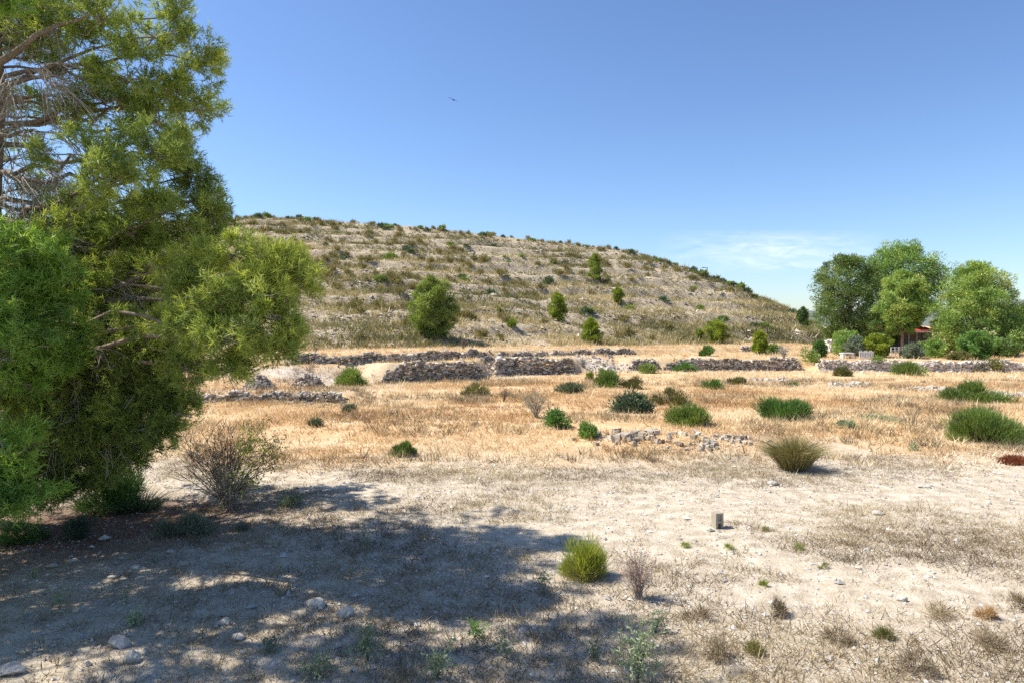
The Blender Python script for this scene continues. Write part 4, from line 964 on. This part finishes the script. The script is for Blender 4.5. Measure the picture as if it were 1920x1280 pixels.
FS(362, 1001, 74, 52, 'grey', 'grey-green aromatic bush in the shade before the tangled bush', 'spiky', 2600, tint=.42, L=.10, Wd=.012, lumps=12, group='shrubs in the shade')
FS(312, 1003, 40, 34, 'grey', 'smaller grey-green bush left of the aromatic bush', 'spiky', 900, tint=.35, L=.09, Wd=.012, lumps=7, group='shrubs in the shade')
FS(543, 947, 54, 28, 'grey', 'pale flat cushion shrub at the edge of the shade', 'spiky', 1800, tint=.62, L=.07, Wd=.012, lumps=10, group='shrubs in the shade')
FS(430, 950, 30, 26, 'pale', 'small pale shrub right of the tangled bush foot', 'spiky', 700, tint=.3, L=.07, Wd=.012, lumps=6, group='shrubs in the shade')
FS(455, 993, 26, 20, 'grey', 'little grey-green weed right of the aromatic bush', 'spiky', 300, tint=.4, L=.08, Wd=.012, lumps=4, group='shrubs in the shade')
FS(140, 1005, 80, 40, 'blue', 'low dark weeds at the foot of the nearest pine', 'spiky', 1300, tint=.15, L=.14, Wd=.012, lumps=9, group='shrubs in the shade')
FS(40, 1010, 100, 46, 'deep', 'dark low growth under the nearest pine branches', 'spiky', 1500, tint=.2, L=.14, Wd=.014, lumps=9, group='shrubs in the shade')

def weed(px, py, wpx, hpx, label, mat='pale', n=5, nl=240, seed=None, tint=.45, L=.04, Wd=.018):
    """an upright branching weed with small pale leaves"""
    p = G(px, py); s = p[1] / FPX; w, h = wpx * s, hpx * s
    rng = R(seed or int(px * 5 + py)); root = empty('weed', p, label, 'weed', 'pale weeds in the yard')
    st, lf = Acc(), Acc()
    for i in range(n):
        th = rng.uniform(0, 6.283); e = np.array([w * .5 * rng.random() * math.cos(th), w * .5 * rng.random() * math.sin(th), h * rng.uniform(.6, 1)])
        pts = bez((0, 0, -.02), e * np.array([.2, .2, .6]), e, 7); tube(st, pts, np.linspace(.004, .0015, 7), 4, .6)
        for j in range(7):
            t = rng.uniform(.25, 1); q = np.array([np.interp(t, np.linspace(0, 1, 7), pts[:, c]) for c in range(3)])
            d = nrm(rng.normal(size=3) + np.array([0, 0, .5])); l = .3 * max(w, .5 * h) * rng.uniform(.5, 1.1)
            tube(st, np.array([q, q + d * l * .5, q + d * l]), [.002, .0018, .001], 3, .6)
            m = max(3, nl // (n * 7)); tt = rng.uniform(.3, 1, m)[:, None]
            leaves(lf, q + d * l * tt, nrm(d + rng.normal(size=(m, 3))), L * rng.uniform(.5, 1.3, m), Wd, np.clip(tint + rng.normal(0, .15, m), 0, 1), rng)
    st.build('stems', M['grey'], root); lf.build('foliage', M[mat], root)
weed(1196, 1284, 120, 120, 'tall pale green leafy weed at the bottom edge, half in sun', n=13, nl=1500, tint=.55, L=.045)
weed(1228, 1185, 56, 34, 'pale weed just behind the tall leafy weed', n=5, nl=300, tint=.5)
weed(112, 1142, 34, 44, 'pale upright weed in the shade left of the rocks', n=4, nl=160)
weed(236, 1130, 24, 40, 'thin pale weed in the shade right of the upright one', n=2, nl=70)
weed(250, 1172, 44, 26, 'low pale yellowish-green weed beside the rocks', n=7, nl=300, tint=.6)
weed(688, 1042, 34, 48, 'thin grey-green weed in the middle of the tree shadow', n=4, nl=140, tint=.25)
weed(1020, 1112, 40, 54, 'bluish-green weed near the yellow-green shrub', mat='grey', n=5, nl=220, tint=.6)
weed(505, 1222, 44, 26, 'low green weed at the bottom of the shade', mat='grey', n=6, nl=220, tint=.5)
weed(690, 1240, 110, 70, 'broad sprawling grey-green weed near the bottom edge', mat='pale', n=10, nl=600, tint=.2)
weed(820, 1272, 110, 60, 'sprawling grey-green weed at the bottom edge, right of the broad one', mat='pale', n=9, nl=520, tint=.25)
weed(890, 1195, 60, 30, 'fresh green weed in the lower shade', mat='bright', n=6, nl=260, tint=.7)
weed(950, 1235, 60, 44, 'thin pale weed right of the fresh green weed', n=5, nl=200, tint=.25)
weed(1115, 1240, 40, 36, 'dark bluish-green weed left of the tall leafy weed', mat='grey', n=6, nl=260, tint=.3)
weed(60, 1085, 26, 14, 'small pale weed on the needle litter', n=4, nl=100)
weed(290, 1055, 24, 14, 'small bluish weed right of the needle litter', mat='grey', n=4, nl=100, tint=.7)
weed(600, 1270, 120, 36, 'low spreading pale weed along the bottom edge', n=10, nl=500, tint=.25)

GS = 'small dry shrubs on the sunny yard'
for i, (px, py, w, h, mt, ti, lb) in enumerate([
        (1760, 1156, 52, 30, 'scrub', .8, 'straw-coloured little bush in the right of the yard'), (1850, 1160, 34, 22, 'straw', .15, 'ochre little bush at the right edge of the yard'), (1900, 1140, 60, 34, 'scrub', .5, 'brown little bush cut off by the right edge'),
        (1462, 1150, 40, 30, 'scrub', .35, 'brown tuft in the lower middle of the yard'), (1415, 1222, 36, 24, 'olive', .8, 'light green tuft in the lower yard'), (1660, 1195, 34, 20, 'olive', .6, 'yellow-green tuft in the lower right yard'),
        (1310, 1160, 70, 34, 'scrub', .4, 'wide brown bush right of the reddish plant'), (1345, 1230, 70, 44, 'scrub', .45, 'wide grey-brown bush right of the tall leafy weed'), (1720, 1265, 90, 60, 'scrub', .25, 'largest dark brown dry bush at the bottom right'),
        (1570, 1200, 60, 26, 'scrub', .4, 'brown dry bush in the lower middle right'), (1366, 1028, 24, 12, 'lime', .45, 'small yellow-green cushion below the concrete block'), (1284, 1026, 20, 10, 'lime', .4, 'small yellow-green cushion left of the one below the block'),
        (1498, 1028, 22, 12, 'lime', .4, 'small yellow-green cushion right of the concrete block'), (1440, 996, 30, 10, 'olive', .55, 'flat green cushion a little right of the block'), (1432, 1098, 20, 10, 'lime', .4, 'small yellow-green cushion in the middle of the bare yard'),
        (1545, 1064, 24, 12, 'olive', .7, 'small green cushion below the scrub patch'), (1860, 1215, 60, 40, 'scrub', .55, 'brown dry bush near the lower right corner'), (945, 896, 26, 22, 'tuss', .7, 'small straw tussock at the far edge of the bare yard')]):
    FS(px, py, w, h, mt, lb, 'spiky', 650 if w > 30 else 300, seed=900 + i, tint=ti, L=.09 if w > 30 else .05, Wd=.007, lumps=8, name='dry_shrub', group=GS, stem=False)
FS(1905, 868, 60, 16, 'rust', 'rust-red patch of weeds at the right edge of the field', 'spiky', 1800, tint=.15, L=.14, Wd=.02, lumps=12, name='weed', cat='weed')

# ------------------------------------------------------------------ rocks, block
def rock(p, size, seed, label, mat='limestone', yaw=0., group='loose rocks on the yard'):
    bm = bmesh.new(); bmesh.ops.create_icosphere(bm, subdivisions=3, radius=.5)
    rng = R(seed); pl = nrm(rng.normal(size=(9, 3))); of = rng.uniform(.28, .42, 9)
    for v in bm.verts:
        c = np.array(v.co)
        for k in range(9):
            dd = c @ pl[k] - of[k]
            if dd > 0: c = c - pl[k] * dd * .92
        c = c + .02 * rng.normal(size=3)
        v.co = Vector(c * 1.2 * size)
    me = bpy.data.meshes.new('rock'); bm.to_mesh(me); bm.free(); me.materials.append(M[mat])
    o = bpy.data.objects.new('rock', me); COL.objects.link(o); o.location = (p[0], p[1], p[2] + size[2] * .22); o.rotation_euler = (0, 0, yaw)
    return tag(o, label, 'rock', group)
for i, (px, py, w, h, lb) in enumerate([
        (225, 1216, 40, 22, 'pale angular rock in the shade, larger of the pair at lower left'), (246, 1246, 30, 24, 'rounded pale rock below the angular one at lower left'), (594, 1140, 34, 18, 'pale flat-topped rock in the middle of the shade'),
        (646, 1158, 30, 22, 'greyish rock right of the flat-topped one'), (445, 1200, 26, 12, 'flat pale rock below the sunlit patch'), (420, 1174, 22, 14, 'small rock at the sunlit patch in the shade'), (18, 1266, 56, 18, 'long pale slab in the lower left corner'),
        (210, 1085, 16, 8, 'small pale stone on the edge of the needle litter'), (136, 1054, 16, 7, 'small stone on the needle litter'), (100, 1064, 12, 7, 'smallest stone on the needle litter, farthest left'), (254, 1064, 18, 7, 'flat small stone right of the needle litter'), (320, 1036, 12, 8, 'small stone below the aromatic bush'),
        (1734, 916, 22, 8, 'flat rock far back on the sunny yard'), (1648, 966, 22, 8, 'flat brown rock in the middle of the sunny yard'), (1690, 1128, 20, 12, 'small rock in the lower sunny yard'), (1448, 912, 20, 10, 'pale rock just in front of the esparto tussock'), (165, 1250, 14, 10, 'little stone left of the rounded pale rock'), (455, 1225, 10, 8, 'pebble below the flat pale rock')]):
    p = G(px, py - h * .25); s = p[1] / FPX
    rock(p, np.array([w * s, w * s * .75, h * s * 1.15]), 600 + i, lb, yaw=(i * 1.3) % .8 - .4)
def concrete_block():
    p = G(1345, 990); s = p[1] / FPX
    root = empty('concrete_block', p, 'hollow concrete block standing alone on the bare yard', 'block')
    root.rotation_euler = (0, 0, math.radians(14))
    # a two-cell block standing on its end wall: shell walls and web, cells facing forward
    W, Dp, Hh, t = .165, .18, .31, .045
    a = Acc()
    box(a, (-W / 2, -Dp / 2, -.02), (-W / 2 + t, Dp / 2, Hh)); box(a, (W / 2 - t, -Dp / 2, -.02), (W / 2, Dp / 2, Hh))
    a.build('side_wall', M['concrete'], root)
    for nm, z0, z1 in (('end_wall', Hh - t - .002, Hh - .002), ('web', Hh * .36, Hh * .36 + t)):
        a = Acc(); box(a, (-W / 2 + t, -Dp / 2 + .003, z0), (W / 2 - t, Dp / 2 - .003, z1)); a.build(nm, M['concrete'], root)
    a = Acc(); box(a, (-W / 2 + t, -Dp * .36, Hh * .36 + t), (W / 2 - t, Dp / 2 - .006, Hh - t - .002)); a.build('mortar_fill', M['concrete'], root)
concrete_block()

# ------------------------------------------------------------------ house, railing, fence, table
def house():
    y = 79.0; c = at_depth(1700, y); s = y / FPX; org = c
    root = empty('house', c, 'low house with porch shade put into its wall colour and a red tiled roof half hidden by pines', 'house')
    x0, x1, d = -48 * s, 48 * s, 6.0; wh = 2.1
    def part(nm, mt, lo, hi, par=root):
        a = Acc(); box(a, lo, hi); return a.build(nm, M[mt], par)
    part('wall', 'housewall', (x0, 0, -.2), (x1, d, wh))
    a = Acc(); e = .5; zt = wh + .75
    v = [(x0 - e, -e * 1.6, wh - .1), (x1 + e, -e * 1.6, wh - .1), (x1 + e, d + e, wh - .1), (x0 - e, d + e, wh - .1), (x0 + .8, d / 2, zt), (x1 - .8, d / 2, zt)]
    v = v + [(a_, b_, c_ - .12) for a_, b_, c_ in v[:4]]
    a.add(v, [[0, 1, 5], [0, 5, 4], [1, 2, 5], [2, 3, 4], [2, 4, 5], [3, 0, 4], [6, 8, 7], [6, 9, 8], [0, 6, 7], [0, 7, 1], [1, 7, 8], [1, 8, 2], [2, 8, 9], [2, 9, 3], [3, 9, 6], [3, 6, 0]])
    rf = a.build('roof', M['roof'], root)
    a = Acc()
    for i in range(26):
        xx = x0 - e + .15 + i * (x1 - x0 + 2 * e - .3) / 25; k = np.clip(min(xx - x0 + e, x1 + e - xx) / 1.3, .05, 1)
        tube(a, [(xx, -e * 1.6, wh - .07), (xx, -e * 1.6 + (d / 2 + e * 1.6) * k, wh - .07 + (.84) * k)], .07, 6)
    a.build('tile_rows', M['roof'], rf)
    part('chimney', 'housewall', (x0 + 1.6, d * .6, wh + .3), (x0 + 2.1, d * .6 + .5, wh + 1.6), rf)
    dr = part('door', 'wood', (4 * s, -.04, 0), (18 * s, .02, 2.0))
    for lo, hi in (((3 * s, -.07, 0), (4 * s, .01, 2.06)), ((18 * s, -.07, 0), (19 * s, .01, 2.06)), ((4 * s, -.07, 2.0), (18 * s, .01, 2.06))): part('frame', 'white', lo, hi, dr)
    for a0, a1 in ((-40, -26), (28, 42)):
        w_ = part('window', 'darkglass', (a0 * s, -.03, .9), (a1 * s, .02, 1.9)); part('sill', 'white', (a0 * s - .1, -.12, .82), (a1 * s + .1, -.02, .9), w_)
    part('gutter', 'white', (x0 + 1, -e * 1.6 - .1, wh - .24), (x1 - .3, -e * 1.6 - .004, wh - .14))
    for xx in (-30 * s, 24 * s):
        a = Acc(); tube(a, [(xx, -.7, -.2), (xx, -.7, wh - .22)], .06, 8); a.build('porch_post', M['wood'], root)
house()
def railing():
    y = 62.0; p = at_depth(1682, y); s = y / FPX; root = empty('railing', p, 'white garden railing of three panels before the house', 'railing')
    zb = max(0.15, CAM_H + (HZ - 663) / FPX * y - p[2]); zt = zb + .58
    for i in range(4):
        a = Acc(); x = (-11 + i * 7.4) * s; box(a, (x - .035, -.035, -.1), (x + .035, .035, zt + .04)); a.build('post', M['white'], root)
    for i in range(3):
        for z in (zb + .02, zb + .28, zt - .04):
            a = Acc(); box(a, ((-11 + i * 7.4) * s + .037, -.025, z), ((-11 + (i + 1) * 7.4) * s - .037, .025, z + .055)); a.build('rail', M['white'], root)
railing()
def picket():
    y = 57.5; p = at_depth(1625, y); s = y / FPX; root = empty('picket_fence', p, 'short whitish picket fence behind the pale garden wall', 'fence')
    for i in range(9):
        a = Acc(); x = (-13 + i * 3.1) * s; h = .72 + .04 * math.sin(i * 2.1); box(a, (x - .04, -.015, -.1), (x + .04, .015, h)); a.build('picket', M['white'], root)
    for z in (.18, .55):
        a = Acc(); box(a, (-14 * s, .018, z), (13 * s, .05, z + .06)); a.build('rail', M['white'], root)
picket()
def table():
    y = 59.0; p = at_depth(1588, y); s = y / FPX; root = empty('garden_table', p, 'low white stone table beside the rock ledges', 'table')
    a = Acc(); box(a, (-11 * s, -.35, .42), (11 * s, .35, .5)); a.build('table_top', M['white'], root)
    for x in (-8 * s, 8 * s):
        a = Acc(); box(a, (x - .09, -.25, -.1), (x + .09, .25, .418)); a.build('leg', M['white'], root)
table()
def cabinet():
    y = 61.0; p = at_depth(1597, y); root = empty('utility_box', p, 'white upright box behind the low white table', 'box')
    a = Acc(); box(a, (-.16, -.14, -.1), (.16, .14, .95)); a.build('body', M['white'], root)
    a = Acc(); box(a, (-.2, -.18, .953), (.2, .18, 1.0)); a.build('cap', M['white'], root)
cabinet()
def post(px, py, hpx, label, w=.1):
    p = G(px, py); s = p[1] / FPX; root = empty('wooden_post', p, label, 'post', 'posts on the slope')
    a = Acc(); tube(a, [(0, 0, -.2), (.02, 0, hpx * s)], w, 6); a.build('shaft', M['wood'], root)
    a = Acc(); tube(a, [(.02, 0, hpx * s + .002), (.02, 0, hpx * s + .05)], w * 1.15, 6); a.build('cap', M['wood'], root)
post(1399, 632, 15, 'left of two wooden posts at the right foot of the slope')
post(1438, 630, 14, 'right of two wooden posts at the right foot of the slope')
def street_lamp():
    y = 133.0; p = at_depth(1326, y); s = y / FPX; h = CAM_H + (HZ - 502) / FPX * y - p[2]
    root = empty('street_lamp', p, 'thin street lamp rising behind the skyline of the hill', 'lamp')
    a = Acc(); tube(a, [(0, 0, -.3), (0, 0, h)], .07, 6); a.build('pole', M['metal'], root)
    a = Acc(); tube(a, [(0, 0, h - .05), (-.6, 0, h)], .05, 5); a.build('arm', M['metal'], root)
    a = Acc(); box(a, (-1.0, -.15, h - .06), (-.55, .15, h + .06)); a.build('lamp_head', M['metal'], root)
street_lamp()
def marker():
    p = G(1500, 605); s = p[1] / FPX; root = empty('stone_marker', p, 'squat pale stone marker near the right end of the hill', 'marker')
    a = Acc(); box(a, (-4 * s, -.3, -.2), (4 * s, .3, 6 * s)); a.build('base', M['palestone'], root)
    a = Acc(); box(a, (-2.5 * s, -.22, 6 * s + .003), (2.5 * s, .22, 10 * s)); a.build('top', M['palestone'], root)
marker()
def bird():
    p = D(850, 188, 60.0); root = empty('bird', p, 'small dark bird gliding in the open sky', 'bird')
    bm = bmesh.new(); sec = [(-.22, .005, 0), (-.15, .03, 0), (-.02, .05, .01), (.1, .045, .015), (.17, .03, .03), (.23, .004, .025)]
    rings = [[bm.verts.new((x + 0, r * math.cos(t), z + r * math.sin(t))) for t in np.linspace(0, 2 * math.pi, 8, endpoint=False)] for x, r, z in sec]
    for a_, b_ in zip(rings, rings[1:]):
        for k in range(8): bm.faces.new((a_[k], a_[(k + 1) % 8], b_[(k + 1) % 8], b_[k]))
    for sgn in (-1, 1):
        pr = [(.08, -.06, .04, .02), (.09, -.05, .2, .08), (.03, -.07, .36, .05), (-.06, -.09, .5, -.02)]
        up_ = [(bm.verts.new((a_, sgn * y_, z_ + .008)), bm.verts.new((b_, sgn * y_, z_ + .004))) for a_, b_, y_, z_ in pr]
        dn_ = [(bm.verts.new((a_, sgn * y_, z_ - .006)), bm.verts.new((b_, sgn * y_, z_ - .002))) for a_, b_, y_, z_ in pr]
        for k in range(3):
            bm.faces.new((up_[k][0], up_[k + 1][0], up_[k + 1][1], up_[k][1])); bm.faces.new((dn_[k][0], dn_[k][1], dn_[k + 1][1], dn_[k + 1][0]))
            bm.faces.new((up_[k][0], dn_[k][0], dn_[k + 1][0], up_[k + 1][0])); bm.faces.new((up_[k][1], up_[k + 1][1], dn_[k + 1][1], dn_[k][1]))
    me = bpy.data.meshes.new('body'); bm.to_mesh(me); bm.free(); me.materials.append(M['feather'])
    o = bpy.data.objects.new('body', me); COL.objects.link(o); o.parent = root
    root.rotation_euler = (math.radians(28), 0, math.radians(70))
bird()

# ------------------------------------------------------------------ hillside: countable bushes, then the mass of scrub, stones
def hill_samples(n, rng, lo=-0.62, hi=0.47, tmin=.0, tmax=1.0):
    u = rng.uniform(lo, hi, n); t = rng.uniform(tmin, tmax, n)
    yb = np.interp(u, TB, YBT); yr = np.interp(u, TRX, YRT); y = yb + (yr - yb) * t
    x = u * y
    return x, y, t

def scrub_mesh(seed, mat, w=1.0, h=.7, n=110, L=.3, Wd=.07, tint=.5, spiky=True):
    rng = R(seed); a = Acc(); k = 5
    o = nrm(rng.normal(size=(k, 3))); o[:, 2] = np.abs(o[:, 2]); lc = o * np.array([w / 2, w / 2, h]) * .5
    q = rng.integers(0, k, n); oo = nrm(rng.normal(size=(n, 3))); pos = lc[q] + oo * np.array([w, w, h]) * .24 * rng.random((n, 1)) ** .4
    pos[:, 2] = np.abs(pos[:, 2]) * .9 - .03
    d = nrm(.5 * oo + .5 * nrm(pos + 1e-6) + np.array([0, 0, .6]) + .4 * rng.normal(size=(n, 3)))
    ti = np.clip(tint + rng.normal(0, .1, k)[q] + rng.normal(0, .1, n), 0, 1)
    (blades if spiky else leaves)(a, pos, d, L * rng.uniform(.6, 1.2, n), Wd, ti, rng)
    return a.mesh('hillside_bush', mat)
hv = [scrub_mesh(1000 + i, M['tuss'], n=170, L=.42, Wd=.05, tint=.5) for i in range(4)]
hg = [scrub_mesh(1010 + i, M['broom'] if i % 2 else M['blue'], n=240, L=.3, Wd=.09, tint=.55, spiky=False) for i in range(4)]
rng = R(1234)
def hill_bush(me, x, y, sc, name, label, group, sz=1.0):
    o = bpy.data.objects.new(name, me); COL.objects.link(o)
    o.location = (x, y, float(H(np.array([x]), np.array([y]))[0]) - .03); o.scale = (sc, sc, sc * sz); o.rotation_euler = (0, 0, rng.uniform(0, 6.28))
    tag(o, label, 'bush', group)
x, y, t = hill_samples(900, rng, -.5, .42, .03, .97)
dn = fbm(x * .06, y * .06, 301, 3); keep = np.where(dn + rng.normal(0, .12, 900) > .47)[0][:290]
for i in keep:
    hill_bush(hv[i % 4], x[i], y[i], rng.uniform(1.1, 2.3), 'hillside_tussock', 'pale grey-green tussock among many on the hill slope', 'tussocks on the hill slope', rng.uniform(.8, 1.1))
x, y, t = hill_samples(200, rng, -.5, .44, .05, .95)
for i in range(46):
    hill_bush(hg[i % 4], x[i], y[i], rng.uniform(1.0, 2.1), 'hillside_bush', 'dark green bush among the tussocks of the hill slope', 'dark bushes on the hill slope', rng.uniform(.7, 1.0))
us = np.concatenate([np.linspace(-.42, .44, 64) + rng.normal(0, .006, 64), U([485, 500, 560, 575, 590, 700, 715, 728, 800, 830, 905, 918, 1183, 1232, 1250, 1265, 1300, 1318, 1345, 1365, 1375, 1390, 1400])])
for i, u in enumerate(us):
    yr_ = float(np.interp(u, TRX, YRT)); y_ = yr_ - rng.uniform(-.5, 3.5)
    hill_bush(hg[i % 4] if i > 63 or i % 3 == 0 else hv[i % 4], u * y_, y_, rng.uniform(1.0, 1.9) * (1.25 if i > 63 else .9), 'crest_bush', 'bush standing against the sky on the crest of the hill', 'bushes along the crest', rng.uniform(.75, 1.1))

def scatter_tufts(name, P, size, nb, mat, seed, label, L=.5, Wd=.05, spread=.5, tint=None, parent=None, hfac=1.0, droop=False, rad=.13):
    """a mass of small tufts as one object"""
    rng = R(seed); n = len(P); N_ = n * nb; rep = np.repeat(np.arange(n), nb); sz = size[rep]
    off = rng.normal(0, rad, (N_, 3)) * np.array([1, 1, 0]) * sz[:, None]
    d = nrm(np.stack([rng.normal(0, spread, N_), rng.normal(0, spread, N_), np.full(N_, hfac)], -1) + off / np.maximum(sz, .01)[:, None] / rad * .28)
    base = P[rep] + off - np.array([0, 0, .02])
    ti = (rng.random(n) if tint is None else tint)[rep]
    a = Acc()
    (bent if droop else blades)(a, base, d, L * sz * rng.uniform(.55, 1.2, N_), Wd * (np.sqrt(sz)), np.clip(ti + rng.normal(0, .1, N_), 0, 1), rng, *([.5] if droop else []))
    o = a.build(name, mat); tag(o, label, kind='stuff'); return o
x, y, t = hill_samples(46000, rng, -.75, .48, -.02, 1.03)
dn = fbm(x * .10, y * .10, 321, 3); lines = np.abs(((H(x, y, False) / 1.9) % 1) - .5)
keep = rng.random(len(x)) < np.clip((dn - .30) * 2.8, .16, 1)
x, y = x[keep], y[keep]
P = np.stack([x, y, H(x, y)], -1)
scatter_tufts('hillside_scrub', P, rng.gamma(4, .15, len(x)) + .2, 10, M['hillscrub'], 71, 'low dry scrub covering the hill', L=.62, Wd=.09, rad=.2, tint=np.clip(fbm(x * .08, y * .08, 333, 3) * 1.5 - .42 + rng.normal(0, .16, len(x)), 0, 1))
x, y, t = hill_samples(30000, rng, -.75, .47, -.03, 1.0)
lv = (H(x, y, False) - 2.0) / 2.2 + .9 * fbm(x * .05, y * .05, 31, 2); keep = rng.random(len(x)) < .15 + .85 * (np.abs((lv % 1) - .83) < .12) * (vnoise(x * .1, y * .1, 8) > .4)
x, y = x[keep], y[keep]; s_ = rng.gamma(2.0, .05, len(x)) + .06
a = Acc(); pebbles(a, np.stack([x, y, H(x, y) + s_ * .1], -1), s_[:, None] * np.array([1.2, 1.0, .7]) * 1.0, rng)
tag(a.build('hillside_stones', M['hillstone']), 'loose stones scattered over the hill', kind='stuff')

# ------------------------------------------------------------------ straw field and terraces
def field_pts(n, rng, y0, y1, umax=.86):
    y = np.sqrt(rng.uniform(y0 ** 2, y1 ** 2, n)); u = rng.uniform(-umax, umax, n); return u * y, y
def clear_of(x, y, r=.0):
    return np.ones(len(x), bool)
x, y = field_pts(60000, rng, 18, 44)
keep = rng.random(len(x)) < field_w(x, y) * np.clip(.1 + 2.4 * (fbm(x * .25, y * .4, 401, 3) - .32), .06, 1)
x, y = x[keep], y[keep]
ti = np.clip(-.25 + 1.7 * fbm(x * .16, y * .22, 411, 3) + rng.normal(0, .13, len(x)), 0, 1)
scatter_tufts('dry_grass', np.stack([x, y, H(x, y)], -1), rng.gamma(2.2, .3, len(x)) * .75 + .25, 8, M['straw'], 72, 'straw-coloured dry grass of the field', L=.23, Wd=.03, tint=ti, spread=.6)
x, y = field_pts(42000, rng, 43, 92)
u = x / y; keep = (y < np.interp(u, TB, YBT) + 2) & (rng.random(len(x)) < np.clip(.15 + 2.2 * (fbm(x * .2, y * .3, 421, 3) - .3), .1, 1))
x, y = x[keep], y[keep]
ti = np.clip(.3 + .8 * fbm(x * .12, y * .2, 431, 3) + rng.normal(0, .13, len(x)), 0, 1)
scatter_tufts('terrace_grass', np.stack([x, y, H(x, y)], -1), rng.gamma(5, .16, len(x)) * .8 + .2, 7, M['straw'], 73, 'dry grass of the upper field and terraces', L=.28, Wd=.05, tint=ti, spread=.6)
x, y = field_pts(7000, rng, 20, 46)
keep = (fbm(x * .3, y * .4, 441, 2) > .5); x, y = x[keep], y[keep]
scatter_tufts('dry_weeds', np.stack([x, y, H(x, y)], -1), rng.uniform(.6, 1.3, len(x)), 16, M['scrub'], 74, 'brownish dry weeds standing in the straw', L=.36, Wd=.022)
x, y = field_pts(1200, rng, 19.5, 40)
keep = (fbm(x * .22 + 7, y * .35, 451, 2) > .58); x, y = x[keep], y[keep]
scatter_tufts('reddish_weeds', np.stack([x, y, H(x, y)], -1), rng.uniform(.5, 1.1, len(x)), 14, M['rust'], 75, 'reddish dry weeds in patches of the field', L=.26, Wd=.02)

# ------------------------------------------------------------------ the yard: low scrub, pebbles, litter
x, y = field_pts(30000, rng, 6.6, 22, .92)
w_ = scrub_density(x, y) * (1 - .85 * field_w(x, y)); lit_ = np.exp(-(((x + 8.6) / 2.4) ** 2 + ((y - 13.2) / 2) ** 2))
keep = rng.random(len(x)) < np.clip(w_ * 1.05, .05, 1) * (1 - .9 * lit_); x, y = x[keep], y[keep]
ti = np.clip(.1 + .9 * fbm(x * .5, y * .6, 461, 3) + rng.normal(0, .12, len(x)), 0, 1)
scatter_tufts('low_scrub', np.stack([x, y, H(x, y)], -1), (rng.gamma(4, .22, len(x)) * .8 + .3) * (1 + .12 * np.exp(-((x - 5.5) / 5) ** 2 - ((y - 7.9) / 1.6) ** 2)), 18, M['scrub'], 76, 'low dry scrub covering the yard', L=.12, Wd=.011, tint=ti, spread=.7, hfac=.75, rad=.075)
x, y = field_pts(3000, rng, 6.6, 20, .9)
scatter_tufts('green_shoots', np.stack([x, y, H(x, y)], -1)[:900], rng.gamma(4, .2, 900) * .7 + .25, 14, M['olive'], 77, 'small green shoots dotted over the yard', L=.06, Wd=.010, tint=rng.uniform(.4, 1, 900), spread=.8, hfac=.6, rad=.03)
x, y = field_pts(21000, rng, 6.6, 21, .9)
s_ = rng.gamma(1.5, .0075, len(x)) + .005
a = Acc(); pebbles(a, np.stack([x, y, H(x, y) + s_ * .2], -1), s_[:, None] * np.array([1.2, 1.0, .65]), rng)
tag(a.build('gravel', M['gravel']), 'fine gravel strewn over the yard', kind='stuff')
n_ = 9000; x = rng.normal(-8.2, 2.2, n_); y = rng.normal(13.4, 1.9, n_); k_ = y > 6; x, y = x[k_], y[k_]
a = Acc(); th_ = rng.uniform(0, 6.283, len(x))
blades(a, np.stack([x, y, H(x, y) + .012], -1), nrm(np.stack([np.cos(th_), np.sin(th_), rng.normal(0, .15, len(x))], -1)), rng.uniform(.06, .12, len(x)), .006, rng.uniform(.1, .6, len(x)), rng)
tag(a.build('needle_litter', M['rust']), 'fallen brown pine needles under the tall pine', kind='stuff')
